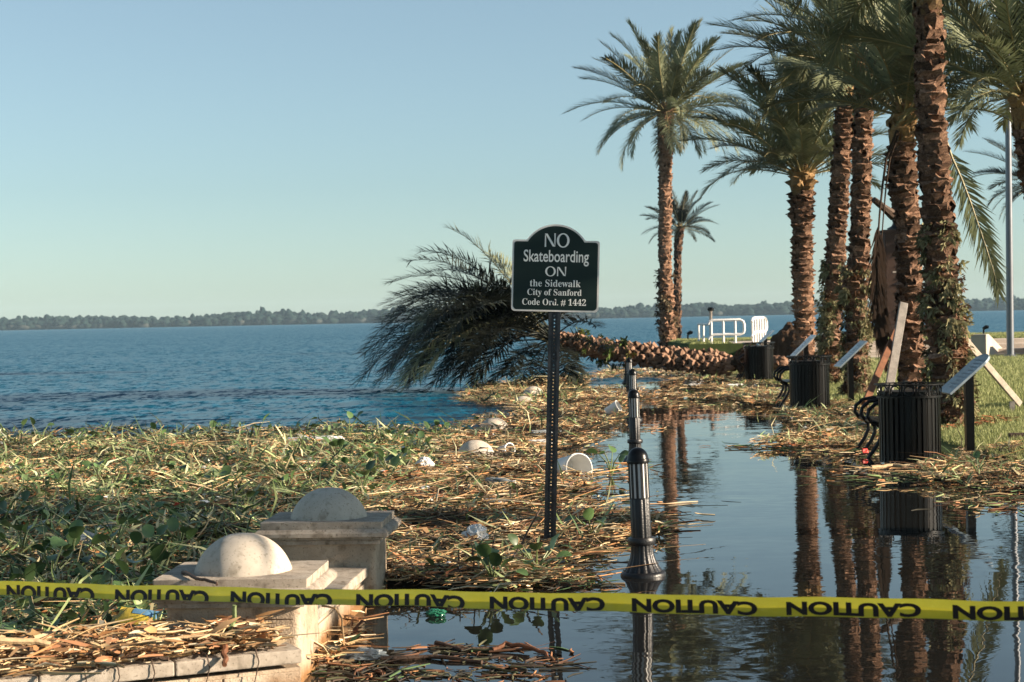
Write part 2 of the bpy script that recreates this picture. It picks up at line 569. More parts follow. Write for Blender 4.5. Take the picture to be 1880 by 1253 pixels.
bv, bf = blob_template()
V, T, C = [], [], []
off = 0
for row in range(3):
    nrow = 430
    for i in range(nrow):
        x = -900 + 1800 * (i + random.random()) / nrow
        y = 1960 + row * 25 + random.uniform(-8, 8)
        big = 0.80 + 0.28 * mnoise.noise((x * 0.012, row * 3.1, 0)) + 0.12 * random.random()
        if random.random() < 0.06:
            big *= 1.25
        H = (10.5 + 2.6 * row) * big
        rx = random.uniform(4.0, 7.5)
        for kk in range(2):
            cz = H * (0.36 if kk == 0 else 0.66)
            sc = np.array([rx * (1.15 if kk == 0 else 0.8), 6, H * (0.38 if kk == 0 else 0.36)])
            j = 1 + RNG.uniform(-0.28, 0.28, len(bv))[:, None]
            V.append(bv * j * sc + np.array([x + random.uniform(-2, 2) * kk, y, cz]))
            T.append(bf + off)
            off += len(bv)
            t = random.random()
            c = np.array([0.008, 0.022, 0.021]) * (1 - t) + np.array([0.017, 0.031, 0.026]) * t
            if kk == 0 and row == 0 and random.random() < 0.3:
                c = np.array([0.045, 0.05, 0.045])
            C.append(np.tile(c, (len(bv), 1)))
me = mesh_np('far_wood', np.concatenate(V), tris=np.concatenate(T), cols=np.concatenate(C))
kind(put('far_wood', me, M['far']), 'stuff')

# ================================================================== SEAWALL
# ---- domed pillars
def dome_prof(r, h, n=14):
    k = (r * r + h * h) / (2 * h)
    out = []
    for i in range(n):
        z = h * i / (n - 1)
        rr = math.sqrt(max(k * k - (z + k - h) ** 2, 0))
        out.append((max(rr, 0.001), z))
    return out


def rounded_rect(hx, hy, r, n=5):
    pts = []
    for cx, cy, a0 in ((hx - r, hy - r, 0), (-hx + r, hy - r, 90), (-hx + r, -hy + r, 180), (hx - r, -hy + r, 270)):
        for k in range(n):
            a = R(a0 + 90 * k / (n - 1))
            pts.append((cx + r * math.cos(a), cy + r * math.sin(a)))
    return pts


def slab(mb, hx, hy, z0, z1, hx1=None, hy1=None, r=0.006):
    a = rounded_rect(hx, hy, r)
    b = rounded_rect(hx1 or hx, hy1 or hy, r)
    n = len(a)
    vs = [(x, y, z0) for x, y in a] + [(x, y, z1) for x, y in b]
    fs = [tuple(range(n))[::-1], tuple(range(n, 2 * n))]
    fs += [(i, (i + 1) % n, n + (i + 1) % n, n + i) for i in range(n)]
    mb.add(vs, fs)


pil_meshes = {}
mb = MB(); slab(mb, 0.315, 0.27, -1.15, 0.37, r=0.035); pil_meshes['shaft'] = mb.mesh('shaft', True)
mb = MB(); slab(mb, 0.345, 0.295, 0.37, 0.395); slab(mb, 0.365, 0.315, 0.399, 0.418); pil_meshes['moulding'] = mb.mesh('moulding', True)
mb = MB(); slab(mb, 0.40, 0.345, 0.418, 0.440); slab(mb, 0.40, 0.345, 0.440, 0.462, 0.375, 0.32); pil_meshes['cornice'] = mb.mesh('cornice', True)
mb = MB(); slab(mb, 0.362, 0.31, 0.462, 0.503, r=0.008); pil_meshes['cap_slab'] = mb.mesh('cap_slab', True)
mb = MB(); mb.lathe([(r, z + 0.501) for r, z in dome_prof(0.233, 0.182, 22)], 56); pil_meshes['dome'] = mb.mesh('dome', True)


def pillar(px, py, top, label, tilt=(0, 0)):
    c = at(px, py, top)
    t = thing('domed_pillar', label, 'pillar', (c.x, c.y, top - 0.503), (tilt[0], tilt[1], WYAW), 'domed pillars of the seawall')
    for k, m in (('shaft', 'render'), ('moulding', 'stone'), ('cornice', 'stone'), ('cap_slab', 'stone'), ('dome', 'stone_dome')):
        put(k, pil_meshes[k], M[m], t)
    return c


PC1 = pillar(447, 1047, 0.50, 'sunlit domed stone pillar nearest the camera behind the yellow tape')
PC2 = pillar(604, 949, 0.50, 'shaded domed stone pillar just behind the nearest one')
SUNK = [pillar(870, 835, 0.05, 'half sunk dome cap left of the signpost with its slab edge showing', (R(2), R(3))),
pillar(909, 789, 0.04, 'half sunk dome cap among dry reeds, third up from the near pillars', (R(1), R(-2))),
pillar(961, 745, 0.05, 'half sunk dome cap left of the signpost at the open water edge'),
pillar(979, 725, 0.07, 'farthest half sunk dome cap left of the signpost')]


# ---- low walls with coping stones
def low_wall(a, b, width, ztop, label, nst, side, nblk=3):
    """wall whose visible face runs a -> b; side = +1 body lies left of that line"""
    a, b = Vector((a[0], a[1], 0)), Vector((b[0], b[1], 0))
    d = (b - a)
    L = d.length
    ang = math.atan2(d.y, d.x)
    t = thing('seawall', label, 'wall', (a.x, a.y, 0), (0, 0, ang))
    y0, y1 = (0, width) if side > 0 else (-width, 0)
    f = 0.035 * side
    o = put('wall_body', MB().box(0, L, min(f, y1 if side > 0 else y0) if side > 0 else y0, y1 if side > 0 else f, -1.1, ztop - 0.085).mesh('wall_body'), M['render'], t)
    for i in range(nst):
        x0, x1 = L * i / nst, L * (i + 1) / nst
        me = MB().box(x0 + 0.003, x1 - 0.003, y0, y1, ztop - 0.06 + random.uniform(-.002, .002), ztop + random.uniform(-.003, .003)).mesh('coping_stone')
        bevel(put('coping_stone', me, M['stone'], t), 0.007)
    for i in range(nblk):
        x0, x1 = L * i / nblk, L * (i + 1) / nblk
        ya = f - 0.014 * side
        me = MB().box(x0 + 0.004, x1 - 0.004, min(ya, f + 0.01 * side), max(ya, f + 0.01 * side), -0.6, ztop - 0.10).mesh('facing_panel')
        bevel(put('facing_panel', me, M['render'], t), 0.004)
    return t


r1 = Vector((math.cos(WYAW), math.sin(WYAW), 0))
f1 = Vector((-math.sin(WYAW), math.cos(WYAW), 0))
wa = PC1 + r1 * 0.27 + f1 * 0.28
wb = PC2 + r1 * 0.27 - f1 * 0.28
low_wall((wa.x, wa.y), (wb.x, wb.y), 0.5, 0.23, 'low capped wall joining the two near domed pillars', 3, +1, 2)
A1 = at(556, 1192, 0.235)
B1 = at(0, 1250, 0.235)
B2 = A1 + (B1 - A1) * 2.2
low_wall((B2.x, B2.y), (A1.x, A1.y), 0.46, 0.235, 'sunlit capped wall under a heap of dry reeds in the lower left corner', 5, +1, 8)

# ================================================================== SIGN
SB = at(1009, 1012, 0.0)
LEAN = R(2.35)
st = thing('no_skateboarding_sign', 'dark green no skateboarding sign on a leaning perforated steel post', 'sign', (SB.x, SB.y, 0), (0, LEAN, R(-2)))
ppm = FPX / SB.y                          # photo pixels per metre at the sign
S = 1 / ppm
PZ0 = (1010 - 570) * S                    # bottom edge of the panel above the water
post = MB()
web, fl = 0.046, 0.020
npz = int((PZ0 + 0.9) / 0.0254)
for i in range(npz):                      # web with real holes
    z0 = -0.35 + i * 0.0254
    zc, h = z0 + 0.0127, 0.0127
    ring, outer = [], []
    for k in range(8):
        a = PI / 8 + k * PI / 4
        ring.append((0.0058 * math.cos(a), 0, zc + 0.0058 * math.sin(a)))
    vs = ring + [(web / 2, 0, zc + h * .5), (0.012, 0, zc + h), (-0.012, 0, zc + h), (-web / 2, 0, zc + h * .5),
                 (-web / 2, 0, zc - h * .5), (-0.012, 0, zc - h), (0.012, 0, zc - h), (web / 2, 0, zc - h * .5)]
    cs = [(web / 2, 0, zc + h), (-web / 2, 0, zc + h), (-web / 2, 0, zc - h), (web / 2, 0, zc - h)]
    vs += cs
    fs = [(k, (k + 1) % 8, 8 + (k + 1) % 8, 8 + k) for k in range(8)] + [(8, 16, 9), (10, 17, 11), (12, 18, 13), (14, 19, 15)]
    post.add(vs, fs)
zt = -0.35 + npz * 0.0254
for s in (-1, 1):
    post.box(s * web / 2 - 0.0018, s * web / 2 + 0.0018, -0.018, 0.018, -0.35, zt)
    x0, x1 = sorted((s * (web / 2 + 0.0018), s * (web / 2 + fl)))
    post.box(x0, x1, -0.018, -0.014, -0.35, zt)
put('post', post.mesh('post'), M['steel'], st)


def sign_outline(ins):
    hw, z0, zs, ah, zt_ = 80 * S - ins, ins, 131 * S - ins, 53.5 * S, 160 * S - ins
    rc = 7 * S
    pts = []
    for cx, cz, a0 in ((-hw + rc, z0 + rc, 180), (hw - rc, z0 + rc, 270)):
        for k in range(5):
            a = R(a0 + 90 * k / 4)
            pts.append((cx + rc * math.cos(a), cz + rc * math.sin(a)))
    r2 = rc * 0.7
    for k in range(4):
        a = R(0 + 90 * k / 3)
        pts.append((hw - r2 + r2 * math.cos(a), zs - r2 + r2 * math.sin(a)))
    sag0 = (160 - 131) * S
    rad = (ah * ah + sag0 * sag0) / (2 * sag0) - ins
    cz = zt_ - rad
    amax = math.acos(max(-1, min(1, (zs - cz) / rad)))
    for k in range(25):
        a = PI / 2 - amax + 2 * amax * k / 24
        pts.append((rad * math.cos(a), cz + rad * math.sin(a)))
    for k in range(4):
        a = R(90 + 90 * k / 3)
        pts.append((-hw + r2 + r2 * math.cos(a), zs - r2 + r2 * math.sin(a)))
    return pts


YP = -0.0225
pan = put('panel', MB().prism(sign_outline(0), YP, YP + 0.004).mesh('panel'), M['signback'], st, (0, 0, PZ0))
put('green_face', MB().prism(sign_outline(3.2 * S), YP - 0.0012, YP - 0.0001).mesh('green_face'), M['signgreen'], pan)


def math_bold(s):
    r = ''
    for ch in s:
        if 'A' <= ch <= 'Z':
            r += chr(0x1D400 + ord(ch) - 65)
        elif 'a' <= ch <= 'z':
            r += chr(0x1D41A + ord(ch) - 97)
        elif '0' <= ch <= '9':
            r += chr(0x1D7CE + ord(ch) - 48)
        else:
            r += ch
    return r


def text2d(body, off=0.0, res=4):
    c = bpy.data.curves.new('lettering', 'FONT')
    c.body = body
    c.size = 1.0
    c.offset = off
    c.resolution_u = res
    c.fill_mode = 'FRONT'
    o = bpy.data.objects.new('lettering', c)
    COL.objects.link(o)
    bpy.context.view_layer.update()
    me = bpy.data.meshes.new_from_object(o.evaluated_get(bpy.context.evaluated_depsgraph_get()))
    v = np.array([x.co[:2] for x in me.vertices])
    f = [tuple(p.vertices) for p in me.polygons]
    bpy.data.objects.remove(o)
    bpy.data.curves.remove(c)
    bpy.data.meshes.remove(me)
    return v, f


def put_text(v, f, x0, x1, z0, z1, name, parent, material, y):
    lo, hi = v.min(0), v.max(0)
    q = (v - lo) / (hi - lo)
    vs = [(x0 + a * (x1 - x0), y, z0 + b * (z1 - z0)) for a, b in q]
    me = bpy.data.meshes.new(name)
    me.from_pydata(vs, [], f)
    return put(name, me, material, parent)


def letters_no(order):                     # flared capitals: thin uprights, heavy diagonal, stressed round
    vs, fs = [], []

    def poly(p):
        fs.append(tuple(range(len(vs), len(vs) + len(p))))
        vs.extend(p)

    def N(x):
        poly([(x, 0), (x + .13, 0), (x + .105, .75), (x + .02, .97)])
        poly([(x + .02, .97), (x + .22, .97), (x + .86, .03), (x + .66, .03)])
        poly([(x + .80, .20), (x + .86, .0), (x + .90, 1.0), (x + .77, 1.0)])

    def O(x):
        n = 36
        o = [(x + .52 + .52 * math.cos(2 * PI * k / n), .49 + .53 * math.sin(2 * PI * k / n)) for k in range(n)]
        i = [(x + .52 + .33 * math.cos(2 * PI * k / n), .49 + .445 * math.sin(2 * PI * k / n)) for k in range(n)]
        b = len(vs)
        vs.extend(o + i)
        fs.extend([(b + k, b + (k + 1) % n, b + n + (k + 1) % n, b + n + k) for k in range(n)])
    if order == 'NO':
        N(0); O(0.98)
    else:
        O(0); N(1.16)
    return np.array(vs), fs


def zimg(y):                               # photo row on the sign -> height on the panel
    return (570 - y) * S


def ximg(x):
    return (x - 1021) * S


YT = YP - 0.0020
rows = [(letters_no('NO'), 1000, 1045.5, 452.5, 426.0), (text2d('Skateboarding', 0.012), 962, 1081.5, 486.0, 457.0),
        (letters_no('ON'), 1002, 1040.5, 505.5, 487.0)]
for (vf, x0, x1, yb, yt) in rows:
    put_text(vf[0], vf[1], ximg(x0), ximg(x1), zimg(yb), zimg(yt), 'lettering', pan, M['signtext'], YT)
for body, x0, x1, yb, yt in (('the Sidewalk', 974.5, 1067.5, 524.5, 511.5), ('City of Sanford', 970, 1069.5, 543.5, 528.5), ('Code Ord. # 1442', 961, 1078, 559.5, 546.0)):
    v, f = text2d(math_bold(body))
    put_text(v, f, ximg(x0), ximg(x1), zimg(yb), zimg(yt), 'lettering', pan, M['signtext'], YT)
bolt = MB().lathe([(0.0085, 0), (0.0085, 0.003), (0.004, 0.0055)], 12).mesh('bolt', True)
for bx, by in ((1022, 429.5), (1020.5, 550.5)):
    put('bolt', bolt, M['steel'], pan, (ximg(bx), YT - 0.0005, zimg(by)), (R(90), 0, 0))

# ================================================================== CAUTION TAPE
tl, tr = atd(0, 1067, 7.2), atd(1880, 1104, 5.5)
tdir = Vector((tr.x - tl.x, tr.y - tl.y, 0)).normalized()
TN = Vector((tdir.y, -tdir.x, 0))         # towards the camera
if TN.y > 0:
    TN = -TN


def tape_s(px, py):                        # where a photo point meets the upright plane of the tape
    d = ray(px, py)
    n = Vector((-tdir.y, tdir.x, 0))
    t = n.dot(tl) / n.dot(d)
    p = Vector((0, 0, CAMH)) + d * t
    return (p - tl).dot(tdir), p.z


TOP = [(-260, 1060), (0, 1067.5), (300, 1075.5), (580, 1082), (940, 1087.5), (1200, 1091.5), (1560, 1098), (1880, 1103), (2140, 1108)]
WID = [25, 25.5, 26.5, 28, 31.5, 35, 36.5, 36.5, 37]
ts = [tape_s(*p) for p in TOP]
bs = [tape_s(p[0], p[1] + w) for p, w in zip(TOP, WID)]
SS = np.array([t[0] for t in ts])
ZT = np.array([t[1] for t in ts])
ZB = np.array([b[1] for b in bs])


def tape_pt(s, v, out=0.0):                # v metres below the top edge
    z = np.interp(s, SS, ZT) - v + 0.0022 * math.sin(s * 7.3 + 0.6) + 0.0014 * math.sin(s * 17.1)
    wob = 0.006 * math.sin(s * 2.3) + 0.004 * math.sin(s * 5.1 + 1)
    p = tl + tdir * s + TN * (wob + out + 0.10 * v * math.sin(s * 1.3))
    return Vector((p.x, p.y, z))


tape = thing('caution_tape', 'yellow caution tape with upside down black lettering stretched across the foreground', 'tape', tape_pt(0, 0))
base = tape_pt(0, 0)
vs, fs = [], []
stn = np.linspace(SS[0], SS[-1], 120)
for s in stn:
    w = np.interp(s, SS, ZT) - np.interp(s, SS, ZB)
    for k in range(4):
        vs.append(tape_pt(s, w * k / 3) - base)
    vs.append(tape_pt(s, w * 0.96, -0.004) - base)      # lower edge folded to the back
    vs.append(tape_pt(s, w * 0.45, -0.006) - base)
for i in range(len(stn) - 1):
    for k in range(5):
        fs.append((i * 6 + k, i * 6 + k + 1, (i + 1) * 6 + k + 1, (i + 1) * 6 + k))
put('ribbon', MB().add(vs, fs).mesh('ribbon', True), M['tape'], tape)
cv, cf = text2d('CAUTION', 0.045)
lo, hi = cv.min(0), cv.max(0)
cv = (cv - lo) / (hi - lo)
def components(faces):
    par = {}

    def find(a):
        while par.setdefault(a, a) != a:
            a = par[a]
        return a
    for f in faces:
        for i in f[1:]:
            par[find(i)] = find(f[0])
    out_ = {}
    for f in faces:
        out_.setdefault(find(f[0]), []).append(f)
    return list(out_.values())


LETTERS = components(cf)
sN = [tape_s(x, 1090)[0] for x in (1160, 1443)]
REP = sN[1] - sN[0]
WL = tape_s(1390, 1097)[0] - sN[0]
LTOP = 0.0150
for k in range(-6, 4):
    s0 = sN[0] + k * REP
    if s0 < SS[0] + 0.05 or s0 + WL > SS[-1] - 0.02:
        continue
    LH = float(np.interp(s0 + WL / 2, [0.2, tape_s(1400, 1110)[0]], [0.064, 0.046]))
    w0 = np.interp(s0, SS, ZT) - np.interp(s0, SS, ZB)
    w1 = np.interp(s0 + WL, SS, ZT) - np.interp(s0 + WL, SS, ZB)
    nrm = Vector((-(w1 - w0), WL, 0)).normalized()
    for comp in LETTERS:
        bm = bmesh.new()
        bvs = {}
        for f in comp:
            for i in f:
                if i not in bvs:
                    bvs[i] = bm.verts.new((cv[i][0], cv[i][1], 0))
            try:
                bm.faces.new([bvs[i] for i in f])
            except ValueError:
                pass
        bmesh.ops.subdivide_edges(bm, edges=bm.edges, cuts=1)
        for v in bm.verts:                  # turned half round: reads from right to left, feet up
            v.co = Vector((s0 + (1 - v.co.x) * WL, LTOP + v.co.y * LH, 0))
        bmesh.ops.bisect_plane(bm, geom=bm.verts[:] + bm.edges[:] + bm.faces[:], plane_co=(s0, w0 - 0.0012, 0), plane_no=nrm, clear_outer=True)
        for v in bm.verts:
            v.co = tape_pt(v.co.x, v.co.y, 0.0012) - base
        me = bpy.data.meshes.new('letter')
        bm.to_mesh(me)
        bm.free()
        put('letter', me, M['tapetext'], tape)
for i, s in enumerate((SS[0] + 0.01, SS[-1] - 0.01)):
    p = tape_pt(s, 0.03, -0.035)
    o = MB().box(-0.025, 0.025, -0.025, 0.025, -1.15, p.z + 0.2).mesh('stake')
    tag(put('stake', o, M['wood'], None, (p.x, p.y, 0)), ('timber stake holding the left end of the caution tape', 'timber stake holding the right end of the caution tape')[i], 'stake')

# ================================================================== BOLLARDS
def bollard_proto(label):
    t = thing('light_bollard', label, 'bollard', group='dark fluted light bollards along the flooded walk')

    def flt(r, z, a):
        return r * (1 - 0.055 * (0.5 - 0.5 * math.cos(a * 16)) ** 2)
    prof = [(0.147, -0.45), (0.147, -0.005), (0.147, 0.012), (0.140, 0.024), (0.128, 0.030)]
    put('flange', MB().lathe(prof, 64).mesh('flange', True), M['cast'], t)
    prof = []
    for i in range(13):
        u = i / 12
        prof.append((0.072 + 0.054 * (1 - u) ** 2.4, 0.030 + 0.172 * u))
    put('base', MB().lathe(prof, 128, flt).mesh('base', True), M['cast'], t)
    put('collar', MB().lathe([(0.072, 0.200), (0.088, 0.206), (0.091, 0.218), (0.091, 0.238), (0.086, 0.248), (0.070, 0.252)], 48).mesh('collar', True), M['cast'], t)
    put('shaft', MB().lathe([(0.0655, 0.25), (0.0645, 0.50), (0.062, 0.505)], 128, lambda r, z, a: r * (1 - 0.07 * (0.5 - 0.5 * math.cos(a * 12)) ** 1.5)).mesh('shaft', True), M['cast'], t)
    put('lens', MB().lathe([(0.0615, 0.507), (0.0615, 0.728)], 40).mesh('lens', True), M['lens'], t)
    rib = MB()
    rib.box(0.050, 0.0655, -0.0082, 0.0082, 0.50, 0.745)
    rm = rib.mesh('rib')
    for k in range(12):
        put('rib', rm, M['cast'], t, None, (0, 0, 2 * PI * (k + 0.5) / 12))
    dome = [(0.064, 0.728), (0.073, 0.732), (0.074, 0.752), (0.071, 0.758)] + [(0.069 * math.cos(a), 0.758 + 0.074 * math.sin(a)) for a in np.linspace(0.05, 1.53, 10)]
    put('cap', MB().lathe(dome, 40).mesh('cap', True), M['black'], t)
    return t


BL = ['dark fluted light bollard nearest the camera, base showing in the flood water', 'second dark light bollard along the flooded walk, right behind the nearest',
      'third dark light bollard in the row along the flooded walk', 'fourth dark light bollard in the row along the flooded walk', 'farthest dark light bollard in the row, in front of the fallen trunk']
bp = None
for i, (px, py, d) in enumerate(((1181, 1057, 0), (1164, 0, 20.6), (1162, 0, 28.7), (1156, 0, 36.6), (1152, 0, 44.5))):
    p = at(px, py) if d == 0 else atd(px, 700, d)
    if bp is None:
        bp = bollard_proto(BL[0])
        o = bp
    else:
        o = copy_tree(bp)
        o['label'] = BL[i]
    o.location = (p.x, p.y, 0.0)
    o.rotation_euler = (0, R(-1.6 if i == 0 else -0.5), R(5 * i))

# ================================================================== LITTER BINS
def bin_proto(label):
    t = thing('litter_bin', label, 'bin', group='black slatted litter bins along the lawn edge')
    put('liner', MB().lathe([(0.30, 0.03), (0.30, 0.80)], 40).mesh('liner', True), M['black'], t)
    sl = MB().box(0.322, 0.334, -0.0175, 0.0175, 0.02, 0.745).mesh('slat')
    for k in range(34):
        put('slat', sl, M['black'], t, None, (0, 0, 2 * PI * k / 34))

    def hoop(z, r, w, h):
        pr = MB()
        pr.lathe([(r, z), (r + w, z), (r + w, z + h), (r, z + h)], 56)
        pr.f = pr.f[:-2]
        pr.f += [(3 * 56 + k, 3 * 56 + (k + 1) % 56, (k + 1) % 56, k) for k in range(56)]
        return pr.mesh('hoop', True)
    for z, r, w, h in ((0.04, 0.306, 0.014, 0.035), (0.73, 0.335, 0.022, 0.022), (0.868, 0.325, 0.055, 0.014)):
        put('hoop', hoop(z, r, w, h), M['black'], t)
    rg = MB()
    rg.tube([(0.342, 0.052 * math.cos(a), 0.810 + 0.052 * math.sin(a)) for a in np.linspace(0, 2 * PI, 17)], 0.0075, 6, False)
    rgm = rg.mesh('scroll_ring', True)
    bar = MB().box(0.336, 0.348, -0.008, 0.008, 0.75, 0.87).mesh('upright')
    for k in range(14):
        put('scroll_ring', rgm, M['black'], t, None, (0, 0, 2 * PI * k / 14))
        put('upright', bar, M['black'], t, None, (0, 0, 2 * PI * (k + .5) / 14))
    return t


BIN = bin_proto('black slatted litter bin nearest the camera, standing in flood water')
b1 = at(1675, 852)
BIN.location = (b1.x, b1.y + 0.1, 0.0)
for lab, px, py, d, z in (('black slatted litter bin midway along the lawn edge, behind the nearest', 1487, 748, 30.0, 0.07), ('farthest and smallest black slatted litter bin, at the end of the fallen trunk', 1394, 700, 41.5, 0.13)):
    p = atd(px, py, d)
    o = copy_tree(BIN)
    o['label'] = lab
    o.location = (p.x, d, z)
    o.rotation_euler = (0, 0, R(d * 7))

# ================================================================== BENCHES
def bench(label, x, y, z, s=1.0):
    t = thing('park_bench', label, 'bench', (x, y, z), (0, 0, R(90) - math.atan(YAW)), 'black metal benches beside the litter bins')
    t.scale = (s, s, s)
    # local x runs along the seat (away from the camera), local y points to the water (forward)
    curl = [(-0.02, 0.60), (0.10, 0.665), (0.26, 0.70), (0.40, 0.675), (0.485, 0.60), (0.50, 0.52), (0.46, 0.455), (0.38, 0.42), (0.33, 0.36), (0.33, 0.28), (0.38, 0.17), (0.45, 0.07), (0.50, 0.0), (0.52, -0.25)]
    rear = [(-0.16, 0.92), (-0.10, 0.72), (-0.04, 0.55), (-0.01, 0.43), (-0.05, 0.28), (-0.14, 0.10), (-0.2, -0.25)]
    for k in range(3):
        x0 = 0.04 + k * 0.58
        put('arm', MB().tube([(x0, b, c) for b, c in curl], 0.024, 8).mesh('arm', True), M['black'], t)
        put('rear_leg', MB().tube([(x0, b, c) for b, c in rear], 0.022, 8).mesh('rear_leg', True), M['black'], t)
    for k in range(6):
        b = 0.03 + k * 0.075
        put('seat_slat', MB().box(0, 1.24, b, b + 0.05, 0.435, 0.455).mesh('seat_slat'), M['black'], t)
    for k in range(6):
        u = k / 5
        b, c = -0.015 - 0.14 * u, 0.52 + 0.37 * u
        put('back_slat', MB().box(0, 1.24, b - 0.01, b + 0.012, c - 0.025, c + 0.025).mesh('back_slat'), M['black'], t)
    return t


q = atd(1624, 800, 20.25)
bench('black metal bench with curled arms behind the nearest litter bin', q.x + 0.28, 20.25, 0.0, 0.92)
q = atd(1452, 720, 30.6)
bench('black metal bench with curled arms behind the middle litter bin', q.x + 0.28, 30.6, 0.08, 0.92)
q = atd(1367, 690, 42.2)
bench('black metal bench with curled arms behind the farthest litter bin', q.x + 0.3, 42.2, 0.13, 0.85)

# ================================================================== INFORMATION PANELS
def info_panel(label, lo, hi, d, postx, round_end=False):
    a, b = atd(lo[0], lo[1], d), atd(hi[0], hi[1], d)
    base = Vector((atd(postx, 700, d).x, d + 0.25, 0))
    g = lawn_z(base.x, base.y)
    t = thing('information_panel', label, 'sign', (base.x, base.y, min(g, 0.1) - 0.12), group='slanted information panels on dark posts')
    off = Vector((base.x, base.y, min(g, 0.1) - 0.12))
    L = (b - a).length
    ang = math.atan2(b.z - a.z, b.x - a.x)
    out = [(0, -0.03), (L, -0.03), (L, 0.57), (0, 0.57)]
    if round_end:
        out = [(0, -0.03), (L - 0.14, -0.03)] + [(L - 0.14 + 0.14 * math.cos(q_), 0.27 + 0.30 * math.sin(q_)) for q_ in np.linspace(-1.45, 1.45, 9)] + [(L - 0.14, 0.57), (0, 0.57)]
    n = len(out)
    vs = [(x, y, z) for z in (-0.012, 0.012) for x, y in out]
    fs = [tuple(range(n))[::-1], tuple(range(n, 2 * n))] + [(i, (i + 1) % n, n + (i + 1) % n, n + i) for i in range(n)]
    pl = put('panel', MB().add(vs, fs).mesh('panel'), M['panel'], t, a - off, (0, -ang, 0))
    pr = MB()
    rr = random.Random(int(d * 10))
    for r_ in range(9):
        x0 = L * (0.14 + 0.085 * r_)
        pr.box(x0, x0 + 0.016, 0.05, 0.05 + 0.44 * rr.uniform(0.5, 1), 0.0135, 0.0145)
    put('print', pr.mesh('print'), M['panelink'], pl)
    zt_ = a.z + (base.x - a.x) * math.tan(ang) - 0.03
    put('post', MB().box(-0.046, 0.046, -0.046, 0.046, -0.3, zt_ - off.z).mesh('post'), M['black'], t)
    return t


info_panel('slanted information panel on a dark post beside the nearest litter bin', (1744, 724), (1824, 652), 19.8, 1789, True)
info_panel('slanted information panel between the nearest and middle litter bins', (1542, 675), (1592, 627), 30.5, 1567)
info_panel('slanted information panel rising behind the middle litter bin', (1459, 655), (1498, 616), 36.0, 1484)
info_panel('smallest slanted information panel, behind the farthest litter bin', (1393, 634), (1421, 607), 47.0, 1409)

# ================================================================== PALMS
def frond_arrays(path, n_leaf, leaf_len, leaf_w, start=0.16, seed=0, vlift=0.5, rachis_r=0.018, up=None, ang0=62, ang1=42):
    """path: points of the stalk, base first. returns verts, quads, tris of the leaflets and a stalk MB"""
    rg = np.random.default_rng(seed)
    P = np.array([tuple(p) for p in path], dtype=float)
    seg = np.linalg.norm(np.diff(P, axis=0), axis=1)
    s = np.concatenate([[0], np.cumsum(seg)])
    Lt = s[-1]

    def pos(u):
        return np.array([np.interp(u * Lt, s, P[:, k]) for k in range(3)])
    V, Q, T = [], [], []
    for side in (-1, 1):
        for i in range(n_leaf):
            u = start + (1 - start) * (i + rg.uniform(0.1, 0.9)) / n_leaf
            p = pos(u)
            tg = pos(min(u + 0.03, 1.0)) - pos(max(u - 0.03, 0))
            tg /= np.linalg.norm(tg)
            upv = np.array((0, 0, 1.0)) if up is None else np.array(up, dtype=float)
            sd = np.cross(tg, upv)
            ln = np.linalg.norm(sd)
            sd = sd / ln if ln > 0.05 else np.array((0, 1.0, 0))
            nr = np.cross(sd, tg)
            v = (u - start) / (1 - start)
            ang = R(ang0) - R(ang1) * v + rg.normal(0, 0.10)
            lift = vlift + rg.normal(0, 0.22)
            d = tg * math.cos(ang) + math.sin(ang) * (sd * side * math.cos(lift) + nr * math.sin(lift))
            ll = leaf_len * (0.55 + 0.75 * math.sin(PI * min(v * 0.85 + 0.12, 1))) * rg.uniform(0.8, 1.15)
            wd = np.cross(d, nr)
            wd = wd / max(np.linalg.norm(wd), 1e-3) * leaf_w / 2
            mid = p + d * ll * 0.45
            tip = p + d * ll - np.array((0, 0, 1)) * ll * rg.uniform(0.02, 0.16)
            o = len(V)
            V += [p - wd * 0.5, p + wd * 0.5, mid + wd, mid - wd, tip]
            Q.append((o, o + 1, o + 2, o + 3))
            T.append((o + 3, o + 2, o + 4))
    st_ = MB()
    idx = np.linspace(0, 1, 9)
    st_.tube([Vector(pos(u)) for u in idx], [rachis_r * (1.5 if u == 0 else 1.0) * (1 - 0.85 * u) + 0.002 for u in idx], 5)
    return V, Q, T, st_


def frond_mesh(name, path, n_leaf, leaf_len, leaf_w, mats, **kw):
    V, Q, T, st_ = frond_arrays(path, n_leaf, leaf_len, leaf_w, **kw)
    o = len(V)
    nq = len(Q) + len(T)
    faces = [tuple(q_) for q_ in Q] + [tuple(t) for t in T] + [tuple(i + o for i in f) for f in st_.f]
    me = bpy.data.meshes.new(name)
    me.from_pydata([tuple(v) for v in V] + st_.v, [], faces)
    me.materials.append(mats[0])
    me.materials.append(mats[1])
    mi = np.zeros(len(faces), dtype=np.int32)
    mi[nq:] = 1
    me.polygons.foreach_set('material_index', mi)
    return me


def arc_path(L, droop, n=14, stiff=0.25):       # grows along +X, bends towards -Z
    pts, x, z, a = [(0, 0, 0)], 0.0, 0.0, 0.0
    for i in range(n):
        u = (i + 1) / n
        a = -droop * max(0, (u - stiff) / (1 - stiff)) ** 1.4
        x += L / n * math.cos(a)
        z += L / n * math.sin(a)
        pts.append((x, 0, z))
    return pts


def frond_set(prefix, mats, n_leaf=88, L=1.0, ll=0.15, lw=0.0100):
    out = []
    for i, dr in enumerate((0.25, 0.45, 0.7, 0.95, 1.2, 1.5)):
        out.append(frond_mesh(prefix, arc_path(L, dr), n_leaf, ll, lw, mats, seed=i + 5, vlift=0.55 - 0.08 * i, rachis_r=0.0055))
    return out


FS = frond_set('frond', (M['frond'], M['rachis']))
FSD = frond_set('frond', (M['frond_dark'], M['rachis']), 84)


